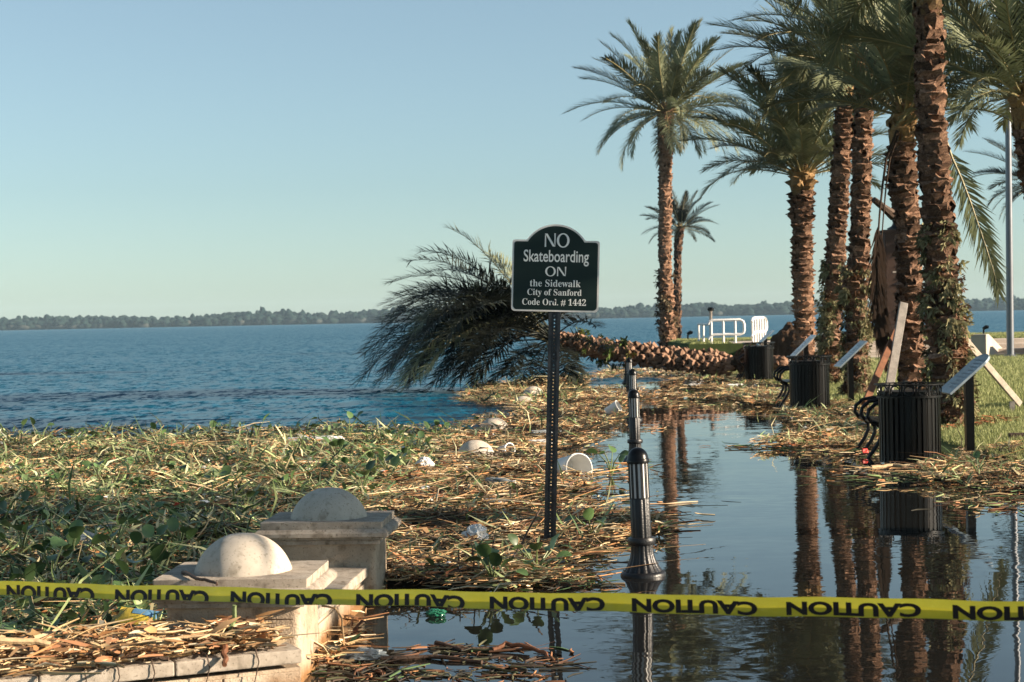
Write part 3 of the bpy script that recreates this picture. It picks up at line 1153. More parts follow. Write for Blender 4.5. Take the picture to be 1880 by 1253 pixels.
def boot_mesh(name, m, seed, jit=1.0):
    """one old leaf base: tucked in below, a broad rough lip above"""
    rg = random.Random(seed)
    vs = [(-0.05, -0.42, -0.50), (-0.05, 0.42, -0.50), (0.10, -0.52, 0.02), (0.20, -0.18, -0.02), (0.20, 0.18, -0.02), (0.10, 0.52, 0.02),
          (0.22, -0.44, 0.30), (0.40, -0.16, 0.34), (0.42, 0.14, 0.30), (0.24, 0.46, 0.34), (0.0, -0.46, 0.46), (0.05, 0.0, 0.42), (0.0, 0.46, 0.46), (0.04, 0.0, -0.52)]
    vs = [(x + jit * rg.uniform(-.05, .05), y + jit * rg.uniform(-.07, .07), z + jit * rg.uniform(-.07, .07)) for x, y, z in vs]
    fs = [(0, 13, 3, 2), (13, 1, 5, 4), (13, 4, 3), (2, 3, 7, 6), (3, 4, 8, 7), (4, 5, 9, 8), (6, 7, 11, 10), (7, 8, 11), (8, 9, 12, 11), (2, 6, 10), (5, 12, 9)]
    me = MB().add(vs, fs).mesh(name)
    me.materials.append(m)
    return me


BOOT = [boot_mesh('leaf_base', M['boot'], k) for k in range(5)]
BOOTP = [boot_mesh('leaf_base', M['bootpale'], k + 9) for k in range(5)]
BOOTF = [boot_mesh('leaf_base', M['bootcut'], k + 40, 0.9) for k in range(4)]
STUB = [boot_mesh('leaf_base', M['stub'], k + 20) for k in range(3)]


def trunk_frame(P, u):
    """P: list of (Vector, radius); returns point, radius, axis at u in 0..1 by length"""
    s = [0]
    for i in range(1, len(P)):
        s.append(s[-1] + (P[i][0] - P[i - 1][0]).length)
    x = u * s[-1]
    for i in range(1, len(P)):
        if x <= s[i] + 1e-6:
            t = (x - s[i - 1]) / max(s[i] - s[i - 1], 1e-6)
            return P[i - 1][0].lerp(P[i][0], t), P[i - 1][1] * (1 - t) + P[i][1] * t, (P[i][0] - P[i - 1][0]).normalized()
    return P[-1][0], P[-1][1], (P[-1][0] - P[-2][0]).normalized()


def leaf_clumps(P, u0, u1, n, cols, seed, size=0.07, lump=0.05, side=None):
    """many small leaf faces hugging the trunk between u0 and u1"""
    rg = np.random.default_rng(seed)
    V, T, C = [], [], []
    per = 16
    k_ = 0
    while k_ < n // per:
        u = rg.uniform(u0, u1)
        a = rg.uniform(0, 2 * PI)
        nz_ = mnoise.noise((a * 1.1, u * 9, seed + 0.3))
        if nz_ < -0.12 and rg.random() < 0.8:
            k_ += 0.3
            continue
        k_ += 1
        c, r, ax = trunk_frame(P, u)
        e1 = ax.cross(Vector((0, 1, 0.01))).normalized()
        e2 = ax.cross(e1)
        rad = e1 * math.cos(a) + e2 * math.sin(a)
        tg = ax.cross(rad)
        edge = min(1, 5 * min((u - u0) / (u1 - u0), (u1 - u) / (u1 - u0)) + 0.3)
        q0 = c + rad * (r * 0.92 + lump * edge * rg.uniform(0.0, 0.8))
        ii = int(rg.integers(0, len(cols)))
        if nz_ > 0.05:
            ii = min(ii, 2)
        colb = np.array(cols[ii])
        sz = size * rg.uniform(0.7, 1.35)
        for m_ in range(per):
            al = rg.uniform(0, 2 * PI)
            d1 = (ax * math.sin(al) + tg * math.cos(al)) * rg.uniform(0.5, 1) + rad * rg.uniform(0.15, 1.0) - ax * 0.25
            d1.normalize()
            d2 = d1.cross(rad + Vector(rg.normal(0, 0.3, 3))).normalized()
            p = q0 + Vector(rg.normal(0, sz * 0.25, 3))
            s_ = sz * rg.uniform(0.6, 1.2)
            tip = p + d1 * s_ - Vector((0, 0, s_ * 0.25))
            mid = p + d1 * s_ * 0.5 + rad * s_ * 0.1
            o = len(V)
            V += [p, mid + d2 * s_ * 0.17, tip, mid - d2 * s_ * 0.17]
            T += [(o, o + 1, o + 2), (o, o + 2, o + 3)]
            C += [colb * rg.uniform(0.55, 1.2)] * 4
    return V, T, C


FERN = [(0.24, 0.235, 0.12), (0.13, 0.13, 0.06), (0.34, 0.31, 0.17), (0.20, 0.10, 0.05), (0.10, 0.055, 0.03)]
IVY = [(0.10, 0.15, 0.04), (0.20, 0.20, 0.05), (0.05, 0.08, 0.03), (0.14, 0.07, 0.03)]


def palm(label, d, pts, nf, L, seed, pitch=0.125, bw=0.225, boots=True, e_hi=84, e_lo=-32, fset=None, moss=None, stubs=0.0, pale=None, head=0.0,
         cols=FERN, group='date palms on the lawn', nclump=2600, joined=False, wind=0.0):
    rg = random.Random(seed)
    W = []
    for px, py, wpx in pts:
        p = atd(px, py, d)
        W.append((p, wpx * 0.89 * d / FPX / 2))
    base = W[0][0].copy()
    t = thing('date_palm', label, 'palm tree', base, group=group)
    P = [(p - base, r) for p, r in W]
    P[0] = (P[0][0] - Vector((0, 0, 0.25)), P[0][1] * 1.05)
    tot = sum((P[i][0] - P[i - 1][0]).length for i in range(1, len(P)))
    tb = MB()
    ns = max(10, int(tot / 0.16))
    tb.tube([trunk_frame(P, i / ns)[0] for i in range(ns + 1)], [trunk_frame(P, i / ns)[1] * (0.66 if boots else 0.92) * rg.uniform(0.95, 1.05) for i in range(ns + 1)], 16)
    put('trunk', tb.mesh('trunk', True), M['trunk'], t)
    # leaf bases in a spiral
    if boots:
        circ = 2 * PI * P[1][1]
        per_m = circ / (bw * pitch) * 1.25
        nb = min(int(tot * per_m), 300)
        ga = 2.39996
        jm = MB()
        for i in range(nb):
            u = (i + 0.5) / nb
            c, r, ax = trunk_frame(P, u)
            a = i * ga + rg.uniform(-0.22, 0.22)
            e1 = ax.cross(Vector((0, 1, 0.01))).normalized()
            e2 = ax.cross(e1)
            rad = (e1 * math.cos(a) + e2 * math.sin(a)).normalized()
            tang = ax.cross(rad).normalized()
            Mx = Matrix((rad, tang, ax)).transposed()
            tip_zone = u > 1 - stubs
            sc = rg.uniform(0.7, 1.25)
            hs = pitch * 1.45 * sc * (1.7 if tip_zone else 1)
            mtx = Matrix.Translation(c + rad * r * 0.58) @ Mx.to_4x4() @ Matrix.Rotation(rg.uniform(-0.2, 0.4), 4, 'Y') @ Matrix.Rotation(rg.uniform(-0.22, 0.22), 4, 'X') @ Matrix.Diagonal((r * 1.2 * rg.uniform(0.6, 1.4), bw * 1.15 * sc, hs, 1))
            me = rg.choice(STUB if tip_zone else (BOOTP if pale and pale[0] < u < pale[1] else BOOT))
            if joined:
                jm.add([mtx @ v.co for v in me.vertices], [tuple(p.vertices) for p in me.polygons])
            else:
                o = put('leaf_base', me, None, t)
                o.matrix_local = mtx
        if joined:
            kind(put('leaf_base', jm.mesh('leaf_base'), M['boot'], t), 'stuff')
    if moss:
        V, T, C = leaf_clumps(P, moss[0], moss[1], nclump, cols, seed, size=moss[2], lump=moss[3])
        kind(put('clinging_fern', mesh_np('clinging_fern', np.array([tuple(v) for v in V]), tris=T, cols=np.array(C)), M['moss'], t), 'stuff')
    # crown
    top, rt, ax = trunk_frame(P, 1.0)
    fset = fset or FS
    for i in range(nf):
        u = (i + 0.5) / nf
        el = R(e_hi + (e_lo - e_hi) * u ** 0.85 + rg.uniform(-7, 7))
        az = i * 2.39996 + rg.uniform(-0.25, 0.25)
        k = min(4, max(0, int(u * 3.4 + rg.uniform(-0.6, 1.2))))
        if el < R(-5):
            k = min(k, 3)
        Lf = L * rg.uniform(0.85, 1.1) * (0.8 + 0.25 * math.sin(PI * min(u + 0.15, 1)))
        rot = Matrix.Rotation(az, 4, 'Z') @ Matrix.Rotation(-el, 4, 'Y') @ Matrix.Rotation(rg.uniform(-0.5, 0.5), 4, 'X')
        o = put('frond', fset[k], None, t)
        off = Vector((math.cos(az), math.sin(az), 0)) * rt * 0.55 * math.cos(el)
        o.matrix_local = Matrix.Translation(top + off + Vector((0, 0, head * (1 - u) - 0.1))) @ rot @ Matrix.Scale(Lf, 4)
    return t, base, P


def custom_frond(t, base, path_px, d, mats, n_leaf=60, ll=0.4, lw=0.03, name='frond', dd=0.0, start=0.15, seed=3, vlift=0.2, rr=0.02, **kw):
    pts = []
    m = len(path_px)
    ctrl = [atd(px, py, d + dd * i / (m - 1)) - base for i, (px, py) in enumerate(path_px)]
    for i in range(m - 1):                      # smooth the path
        p0, p1, p2, p3 = ctrl[max(i - 1, 0)], ctrl[i], ctrl[i + 1], ctrl[min(i + 2, m - 1)]
        for k in range(5):
            s = k / 5
            pts.append(0.5 * ((2 * p1) + (p2 - p0) * s + (2 * p0 - 5 * p1 + 4 * p2 - p3) * s * s + (3 * p1 - p0 - 3 * p2 + p3) * s ** 3))
    pts.append(ctrl[-1])
    return put(name, frond_mesh(name, pts, n_leaf, ll, lw, mats, seed=seed, start=start, vlift=vlift, rachis_r=rr, **kw), None, t)


FRM = (M['frond'], M['rachis'])
palm('tall slender date palm standing alone left of the white railings', 61.0,
     [(1226, 629, 37), (1223, 560, 34), (1221, 480, 27), (1221, 400, 26), (1221, 320, 27), (1222, 275, 30), (1223, 200, 36)], 62, 3.1, 1,
     bw=0.25, pitch=0.19, stubs=0.17, moss=(0.02, 0.34, 0.13, 0.05), nclump=900, cols=[(0.16, 0.10, 0.06), (0.10, 0.07, 0.04), (0.2, 0.16, 0.1)], e_lo=-33, joined=True)
t, b, P = palm('small slim date palm right behind the tall lone one', 92.0,
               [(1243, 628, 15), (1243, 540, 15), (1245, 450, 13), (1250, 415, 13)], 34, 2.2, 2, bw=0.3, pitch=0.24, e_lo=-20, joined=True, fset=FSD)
palm('stout date palm with a bushy low crown left of the twin slim trunks', 40.0,
     [(1478, 690, 47), (1477, 600, 44), (1474, 500, 45), (1472, 420, 47), (1472, 400, 56), (1472, 340, 56), (1473, 315, 50)], 52, 2.9, 3, e_hi=86, e_lo=16, stubs=0.10, pale=(0.15, 0.5), head=0.1)
palm('leaning slim date palm, left of the twin trunks, fern on its foot', 37.5,
     [(1521, 706, 44), (1524, 640, 43), (1529, 545, 42), (1537, 420, 41), (1545, 300, 38), (1551, 190, 36), (1554, 140, 36)], 40, 3.0, 4, moss=(0.02, 0.42, 0.10, 0.065), nclump=3600, stubs=0.08, e_lo=-8)
palm('slim date palm, right of the twin trunks, with a fern covered knob', 33.0,
     [(1572, 724, 50), (1572, 660, 46), (1571, 560, 48), (1569, 525, 60), (1577, 480, 44), (1581, 380, 40), (1583, 260, 38), (1586, 150, 36), (1588, 80, 34)], 38, 3.0, 5, moss=(0.02, 0.38, 0.10, 0.065), nclump=3600, stubs=0.10, e_lo=-8)
t6, b6, P6 = palm('date palm behind the nearest litter bin with a timber prop leaning on it', 29.0,
                  [(1674, 722, 56), (1672, 640, 54), (1669, 520, 52), (1667, 400, 52), (1658, 350, 64), (1655, 300, 60), (1656, 225, 50), (1660, 200, 46)], 40, 2.8, 6, e_hi=86, e_lo=8, stubs=0.12, bw=0.24, pitch=0.128)
t7, b7, P7 = palm('thickest near date palm, fern clad at the foot, crown above the picture', 24.2,
                  [(1747, 776, 88), (1742, 690, 84), (1735, 590, 84), (1727, 500, 74), (1722, 420, 68), (1714, 300, 62), (1708, 150, 58), (1705, 20, 56), (1703, -90, 54)], 42, 2.9, 7, moss=(0.02, 0.44, 0.085, 0.07), nclump=5500, stubs=0.12, e_lo=-6, bw=0.25, pitch=0.13)
palm('date palm at the upper right corner, trunk cut by the picture edge', 26.5,
     [(1975, 770, 66), (1955, 600, 62), (1925, 420, 58), (1897, 320, 54), (1884, 240, 52), (1878, 165, 52)], 42, 2.8, 8, e_hi=86, e_lo=2, stubs=0.12)
palm('distant date palm whose frond tips show behind the tall grey pole', 56.0,
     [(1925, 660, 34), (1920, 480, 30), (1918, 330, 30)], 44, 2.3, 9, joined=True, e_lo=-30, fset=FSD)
# palms further along the row, beside the camera: their shade falls on the lower left
for i, (x, y, h, rad_, sd) in enumerate(((5.9, 9.38, 3.6, 0.25, 21), (12.5, 11.6, 5.7, 0.28, 22))):
    tt = thing('date_palm', ('date palm beside the camera, nearest on the right', 'date palm standing back on the lawn, right of the camera')[i], 'palm tree', (x, y, lawn_z(x, y)), group='date palms on the lawn')
    tb = MB()
    tb.tube([(0, 0, -0.3 + (h + 0.3) * k / 24) for k in range(25)], [rad_ * random.Random(k).uniform(0.92, 1.06) for k in range(25)], 14)
    put('trunk', tb.mesh('trunk', True), M['trunk'], tt)
    rg = random.Random(sd)
    for k in range(58):
        u = (k + .5) / 58
        el = R(84 - 96 * u ** 0.85 + rg.uniform(-6, 6))
        az = k * 2.39996
        o = put('frond', FS[min(5, int(u * 4.0 + rg.random()))], None, tt)
        o.matrix_local = Matrix.Translation((0, 0, h)) @ Matrix.Rotation(az, 4, 'Z') @ Matrix.Rotation(-el, 4, 'Y') @ Matrix.Scale(2.55 * rg.uniform(.9, 1.05), 4)

# hanging leaves
custom_frond(t7, b7, [(1722, 205), (1742, 275), (1772, 345), (1800, 425), (1822, 490), (1834, 540)], 24.9, (M['frond_green'], M['rachis']), 95, 0.30, 0.024, start=0.22, vlift=0.15, up=(0, -1, 0), ang0=48, ang1=28)
custom_frond(t6, b6, [(1648, 240), (1629, 282), (1618, 360), (1611, 450), (1609, 540), (1617, 620), (1624, 660)], 28.4, (M['frond_dead'], M['frond_dead']), 120, 0.40, 0.03, name='dead_frond', start=0.42, vlift=0.3, rr=0.022, up=(0, -1, 0), ang0=15, ang1=9)
custom_frond(t6, b6, [(1650, 245), (1632, 300), (1620, 420), (1615, 520), (1621, 600), (1628, 640)], 28.5, (M['frond_dead'], M['frond_dead']), 100, 0.38, 0.03, name='dead_frond', start=0.5, vlift=0.3, seed=9, rr=0.015, up=(0, -1, 0), ang0=15, ang1=9)
sa, sb_ = atd(1604, 367, 28.6) - b6, atd(1640, 396, 28.9) - b6
put('broken_stalk', MB().tube([sa, sa.lerp(sb_, .5), sb_], [0.05, 0.06, 0.09], 7).mesh('broken_stalk', True), M['stick'], t6)

# ---- the fallen palm
FD = 42.5
Wp = [(1352, 668, 42), (1320, 666, 49), (1270, 662, 51), (1210, 655, 50), (1150, 647, 47), (1090, 638, 43), (1050, 630, 40), (1015, 622, 36)]
base = atd(1345, 690, FD)
ft = thing('fallen_palm', 'fallen date palm lying across the water with its crown in the lake', 'palm tree', base)
P = [(atd(a, b_, FD + 0.2) - base, w * FD / FPX / 2) for a, b_, w in Wp]
tb = MB()
tb.tube([trunk_frame(P, i / 30)[0] for i in range(31)], [trunk_frame(P, i / 30)[1] * 0.66 for i in range(31)], 16)
put('trunk', tb.mesh('trunk', True), M['trunk'], ft)
nb = 250
rg = random.Random(5)
for i in range(nb):
    u = 0.02 + 0.97 * (i + .5) / nb
    c, r, ax = trunk_frame(P, u)
    a = i * 2.39996
    e1 = ax.cross(Vector((0, 1, 0.01))).normalized()
    e2 = ax.cross(e1)
    rad = (e1 * math.cos(a) + e2 * math.sin(a)).normalized()
    tang = ax.cross(rad)
    Mx = Matrix((rad, tang, ax)).transposed()
    o = put('leaf_base', rg.choice(BOOTF), None, ft)
    o.matrix_local = Matrix.Translation(c + rad * r * 0.58) @ Mx.to_4x4() @ Matrix.Rotation(rg.uniform(0.1, 0.5), 4, 'Y') @ Matrix.Rotation(rg.uniform(-.25, .25), 4, 'X') @ Matrix.Diagonal((r * 0.72 * rg.uniform(.6, 1.3), 0.17 * rg.uniform(.75, 1.2), 0.36 * rg.uniform(.75, 1.2), 1))
V, T, C = leaf_clumps(P, 0.55, 0.88, 900, IVY, 3, 0.12, 0.10)
kind(put('clinging_vine', mesh_np('clinging_vine', np.array([tuple(v) for v in V]), tris=T, cols=np.array(C)), M['moss'], ft), 'stuff')
rb = MB()
rp = trunk_frame(P, 0.0)[0]
for i in range(70):
    a, b_ = rg.uniform(0, 2 * PI), rg.uniform(-0.6, 0.9)
    d_ = Vector((0.35 + 0.5 * rg.random(), math.cos(a), math.sin(a) * 0.8)).normalized()
    ln = rg.uniform(0.3, 0.65)
    m_ = rp + d_ * ln * 0.6 + Vector((rg.uniform(-.08, .08), rg.uniform(-.08, .08), rg.uniform(-.08, .08)))
    rb.tube([rp - Vector((0.1, 0, 0)), m_, rp + d_ * ln + Vector((rg.uniform(-.15, .15), rg.uniform(-.15, .15), rg.uniform(-.15, .08)))], [0.05, 0.03, 0.01], 5)
put('torn_roots', rb.mesh('torn_roots'), M['boot'], ft)
head = trunk_frame(P, 1.0)[0]
# leaves: (tip px, tip py, depth offset of the tip, sag in metres)
tips = [(823, 418, 0.5, -0.55), (770, 462, -0.6, -0.75), (715, 520, 0.6, -0.9), (700, 560, -0.5, -0.9), (745, 480, 1.6, -0.8), (712, 600, 1.0, -0.9), (690, 640, -0.2, -0.95),
        (668, 690, -0.3, -0.9), (690, 705, 0.4, -0.8), (720, 710, -0.9, -0.7), (750, 712, 0.8, -0.6), (790, 712, -1.3, -0.5), (830, 712, -0.4, -0.5), (870, 705, -1.6, -0.45), (905, 700, -0.8, -0.3),
        (930, 690, -2.0, -0.3), (700, 590, 2.2, -0.8), (735, 560, -1.5, -0.9), (760, 610, -2.2, -0.8), (790, 560, -2.6, -0.9), (820, 620, -3.0, -0.7), (860, 660, -3.2, -0.5), (900, 560, -3.0, -0.6),
        (955, 700, -2.6, -0.2), (985, 700, -1.8, -0.1), (1040, 690, -1.6, -0.1), (1060, 700, -0.8, -0.1), (900, 470, 1.5, -0.4), (960, 500, 2.2, -0.3), (1000, 540, -1.4, -0.3), (1060, 560, -1.8, -0.4),
        (1095, 600, -1.6, -0.3), (1110, 640, -1.7, -0.2), (680, 660, 1.5, -0.9), (660, 700, 0.9, -0.9), (735, 650, -1.8, -0.9), (775, 690, -2.2, -0.7), (705, 680, -1.4, -0.85), (840, 560, 2.2, -0.7), (785, 500, 2.0, -0.8),
        (730, 540, 1.2, -0.85), (722, 575, -1.0, -0.9), (850, 600, -1.0, -1.0), (810, 640, 0.2, -0.9), (890, 640, 0.6, -0.8)]
tips += [(700 + 11 * k, 690 + rg.uniform(-14, 14), rg.uniform(-2.2, 1.6), -0.9) for k in range(16)]
tips += [(a + rg.uniform(-25, 25), b_ + rg.uniform(-12, 10), dd + rg.uniform(-.8, .8), sg * rg.uniform(.8, 1.1)) for a, b_, dd, sg in tips[::3] if a < 900 and b_ > 540]
for i, (px, py, dd, sag) in enumerate(tips):
    tip = atd(px, py, FD + dd) - base
    p0 = head + Vector((rg.uniform(-.12, .12), rg.uniform(-.15, .15), rg.uniform(-.1, .15)))
    pth = []
    for k in range(13):
        u = k / 12
        q = p0.lerp(tip, u)
        q.z += -sag * (1.65 if py > 590 and px < 880 else 1.0) * 4 * u * (1 - u) * 0.62 * (0.75 + 0.6 * u)
        pth.append(q)
    mats = (M['frond_dark'], M['frond_dark']) if i % 9 else (M['frond'], M['rachis'])  # crown's shade painted in: most leaves and stalks take the darkened colour
    ln = (tip - p0).length
    put('frond', frond_mesh('frond', pth, int(26 + 13 * ln), 0.30 + 0.065 * ln, 0.038, mats, seed=100 + i, start=0.26, vlift=0.25, rachis_r=0.02, ang0=72, ang1=34), None, ft)

# ---- props and other timber
def plank(name, label, a, da, b_, db, w, t_, m):
    p, q_ = atd(a[0], a[1], da), atd(b_[0], b_[1], db)
    o = put(name, MB().bar((0, 0, 0), q_ - p, w, t_, up=(0, -1, 0.2)).mesh(name), m, None, p)
    return tag(bevel(o, 0.006), label, 'timber')


plank('timber_prop', 'pale grey timber prop leaning on the palm behind the nearest litter bin', (1631, 722), 27.6, (1659, 558), 28.4, 0.13, 0.09, M['wood'])
plank('timber_prop', 'red brown timber prop slanting up left of the grey one', (1588, 742), 26.6, (1655, 585), 28.9, 0.10, 0.09, M['redwood'])
plank('timber_prop', 'pale thin timber prop sloping down right from the thick fern clad palm', (1768, 620), 24.6, (1872, 742), 25.6, 0.085, 0.06, M['paletimber'])
pk = atd(1858, 735, 25.5)
tag(put('timber_peg', MB().box(-0.035, 0.035, -0.02, 0.02, -0.2, 0.16).mesh('timber_peg'), M['wood'], None, (pk.x, pk.y, lawn_z(pk.x, pk.y))), 'short timber peg at the foot of the pale thin prop', 'timber')
pk = at(1868, 806, 0.12)
tag(put('timber_peg', MB().box(-0.10, 0.12, -0.04, 0.04, -0.05, 0.07).mesh('timber_peg'), M['stick'], None, pk), 'dark timber stub on the lawn at the right edge of the picture', 'timber')

# ================================================================== FAR STRUCTURES
# flagpole
fp = atd(1855, 660, 50.0)
pole = thing('flagpole', 'tall grey metal pole rising from the lawn at the right', 'pole', (fp.x, 50.0, lawn_z(fp.x, 50)))
pole.rotation_euler = (0, R(0.4), 0)
put('shaft', MB().tube([(0, 0, -0.2), (0, 0, 4), (0, 0, 9.2)], [0.105, 0.092, 0.075], 20).mesh('shaft', True), M['pole'], pole)
put('base_plate', MB().lathe([(0.19, 0.0), (0.19, 0.03), (0.12, 0.07)], 24).mesh('base_plate', True), M['pole'], pole)
put('finial', MB().lathe([(0.03, 9.2), (0.09, 9.26), (0.11, 9.34), (0.08, 9.43), (0.01, 9.46)], 16).mesh('finial', True), M['pole'], pole)


def railing(label, px0, px1, ytop, d, n, curve, depth=0.0):
    a, b_ = atd(px0, 640, d), atd(px1, 640, d + depth)
    zt_ = atd((px0 + px1) / 2, ytop, d).z - Z1
    L = b_.x - a.x
    t = thing('handrail', label, 'railing', (a.x, d, Z1), (0, 0, 0), 'white tubular handrails')
    D = lambda x: (x, depth * x / L, 0)
    e = 0.12
    loop = [(0, 0, zt_ - 0.12), (0.05, 0, zt_ - 0.03), (0.16, 0, zt_), (L * .5, 0, zt_), (L - e, 0, zt_), (L - .03, 0, zt_ - .05), (L, 0, zt_ - .15), (L, 0, zt_ - .32), (L - .03, 0, zt_ - .4), (L - e, 0, zt_ - .44), (L * .5, 0, zt_ - .44), (0.16, 0, zt_ - .44), (0.05, 0, zt_ - .5), (0, 0, zt_ - .58)]
    loop = [(x, depth * x / L, z) for x, y, z in loop]
    put('rail', MB().tube(loop, 0.042, 8).mesh('rail', True), M['white_metal'], t)
    for k in range(n):
        x = L * (k + 0.25) / n
        put('upright', MB().tube([(x, depth * x / L, -0.25), (x, depth * x / L, zt_ - 0.02)], 0.036, 8).mesh('upright', True), M['white_metal'], t)
    for y_, k in ((1.4, 0), (2.8, 1)) if curve else ():
        put('return_rail', MB().tube([(0, k * 0 + y_ - 1.4, zt_ - .12), (0.0, y_, zt_ - 0.12)], 0.04, 8).mesh('return_rail', True), M['white_metal'], t)
        put('upright', MB().tube([(0, y_, -0.25), (0, y_, zt_ - 0.12)], 0.036, 8).mesh('upright', True), M['white_metal'], t)
    return t


railing('white tubular handrail left of the farthest litter bin', 1301, 1367, 588, 54.0, 3, True)
railing('white tubular handrail receding behind the farthest litter bin', 1381, 1408, 584, 54.0, 6, False, 3.0)
for lab, px, py, d in (('small dark garden light near the foot of the tall lone palm', 1263, 627, 61.5), ('small dark garden light on the grass left of the tall grey pole', 1806, 621, 60.0)):
    p = atd(px, py, d)
    t = thing('garden_light', lab, 'lamp', (p.x, d, Z1))
    put('stem', MB().tube([(0, 0, -.1), (0, 0, .18), (0.02, 0, .24)], 0.03, 8).mesh('stem', True), M['black'], t)
    put('lamp_head', MB().tube([(-0.02, 0, .22), (0.10, 0, .29), (0.17, 0, .27)], [0.05, 0.07, 0.05], 8).mesh('lamp_head', True), M['black'], t)
p = atd(1306, 640, 57)
t = thing('path_lamp', 'thin path lamp with a dark head behind the white handrail', 'lamp', (p.x, 57, Z1))
put('lamp_pole', MB().tube([(0, 0, -.1), (0, 0, 1.0)], 0.05, 8).mesh('lamp_pole', True), M['concrete'], t)
put('lamp_head', MB().lathe([(0.05, 1.0), (0.11, 1.02), (0.11, 1.09), (0.05, 1.13)], 14).mesh('lamp_head', True), M['black'], t)

# monument
mo = atd(1647, 625, 57.0)
t = thing('monument', 'brown stone monument column partly hidden behind the propped palm', 'monument', (mo.x, 57, Z1))
zb, zc_, zt2 = atd(1645, 597, 57).z - Z1, atd(1645, 428, 57).z - Z1, atd(1645, 365, 57).z - Z1
put('plinth', MB().box(-0.85, 0.85, -0.6, 0.6, -0.2, zb).mesh('plinth'), M['brownstone'], t)
bevel(put('column', MB().box(-0.40, 0.40, -0.35, 0.35, zb, zc_).mesh('column'), M['brownstone'], t), 0.02)
put('plaque', MB().box(-0.18, 0.1, -0.358, -0.352, (zb + zc_) * .55, (zb + zc_) * .555 + 0.03).mesh('plaque'), M['concrete'], t)
put('cornice', MB().box(-0.46, 0.46, -0.4, 0.4, zc_, zc_ + 0.09).mesh('cornice'), M['brownstone'], t)
put('finial', MB().lathe([(0.26, zc_ + .09), (0.26, zc_ + .15), (0.12, zc_ + .22), (0.07, zc_ + .32), (0.10, zc_ + .40), (0.13, zc_ + .52), (0.08, zc_ + .62), (0.09, zc_ + .72), (0.01, zc_ + .80)], 16).mesh('finial', True), M['cast'], t)

# root ball
def lump(name, label, px, py, d, sx, sy, sz, m, seed, cat, z=None, amp=0.25, fr=1.6):
    bm = bmesh.new()
    bmesh.ops.create_icosphere(bm, subdivisions=4, radius=1)
    for v in bm.verts:
        n_ = v.co.normalized()
        v.co *= 1 + amp * mnoise.fractal(n_ * fr + Vector((seed, 0, 0)), 0.9, 2.1, 4)
        v.co = Vector((v.co.x * sx, v.co.y * sy, v.co.z * sz))
    me = bpy.data.meshes.new(name)
    bm.to_mesh(me)
    bm.free()
    p = atd(px, py, d)
    return tag(put(name, me, m, None, (p.x, d, p.z if z is None else z)), label, cat)


lump('soil_mound', 'big dark mound of soil at the foot of the stout palm', 1452, 668, 46.0, 0.62, 0.7, 0.95, M['soil'], 1, 'mound')
lump('soil_mound', 'small brown clod of soil right of the farthest litter bin', 1430, 668, 44.0, 0.24, 0.3, 0.22, M['boot'], 2, 'mound')

# ================================================================== DEBRIS
def in_poly(pts, poly):
    x, y = pts[:, 0], pts[:, 1]
    r = np.zeros(len(pts), dtype=bool)
    n = len(poly)
    j = n - 1
    for i in range(n):
        xi, yi = poly[i]
        xj, yj = poly[j]
        c = ((yi > y) != (yj > y)) & (x < (xj - xi) * (y - yi) / (yj - yi + 1e-12) + xi)
        r ^= c
        j = i
    return r


def wpoly(px):
    return [tuple(at(a, b_, 0.0))[:2] for a, b_ in px]


ZA = wpoly([(-330, 1330), (-330, 815), (0, 803), (250, 802), (450, 797), (620, 792), (760, 790), (850, 790), (900, 772), (960, 760), (1060, 742), (1152, 740), (1150, 784), (1085, 797), (1105, 822), (1012, 834), (1004, 872), (1085, 890),
            (1080, 916), (1020, 934), (1130, 950), (1226, 962), (1222, 986), (1110, 998), (1062, 1030), (1050, 1070), (960, 1090), (730, 1092), (700, 1100), (560, 1330)])
ZB_ = wpoly([(850, 742), (872, 716), (940, 706), (1000, 702), (1060, 692), (1085, 700), (1060, 742), (960, 758)])
ZB2 = wpoly([(1060, 742), (1085, 716), (1150, 720), (1230, 722), (1300, 737), (1200, 733), (1150, 742)])
ZB3 = wpoly([(1085, 700), (1110, 685), (1200, 683), (1345, 690), (1440, 704), (1448, 744), (1400, 748), (1340, 732), (1300, 712), (1200, 698)])
ZC1 = wpoly([(1310, 738), (1372, 706), (1452, 706), (1470, 738), (1560, 742), (1640, 760), (1650, 795), (1625, 832), (1585, 826), (1480, 824), (1380, 823), (1480, 808), (1520, 800), (1436, 772), (1442, 754)])
ZC2 = wpoly([(1690, 876), (1740, 858), (1760, 838), (1890, 832), (2100, 830), (2100, 915), (1880, 908), (1790, 902), (1680, 888)])
ZD1 = wpoly([(600, 1330), (615, 1215), (690, 1195), (720, 1225), (1020, 1215), (1050, 1250), (1040, 1330)])


def mound(x, y):                            # height of the debris layer (numpy arrays)
    return np.array([0.020 + 0.075 * max(0, mnoise.noise((a * 0.9, b_ * 0.6, 1.7)) + 0.30) + 0.075 * max(-0.2, mnoise.noise((a * 2.4, b_ * 1.7, 4))) for a, b_ in zip(x, y)])


def sample(poly, n, power=1.0, dmax=60):
    """n points in the polygon, thinning with distance so that the picture is covered evenly"""
    P_ = np.array(poly)
    lo, hi = P_.min(0), P_.max(0)
    out = []
    got = 0
    while got < n:
        k = 60000
        if power > 0:
            u = RNG.uniform(0, 1, k)
            y = 1 / (1 / lo[1] + u * (1 / hi[1] - 1 / lo[1])) if power == 1.0 else lo[1] * (hi[1] / lo[1]) ** u
        else:
            y = RNG.uniform(lo[1], hi[1], k)
        x = RNG.uniform(lo[0], hi[0], k)
        q_ = np.stack([x, y], 1)
        q_ = q_[in_poly(q_, poly)]
        out.append(q_)
        got += len(q_)
    return np.concatenate(out)[:n]


pl1 = (PC1.x, PC1.y)
ADIR = (A1 - B1).normalized()
ANRM = Vector((-ADIR.y, ADIR.x, 0))         # away from the camera


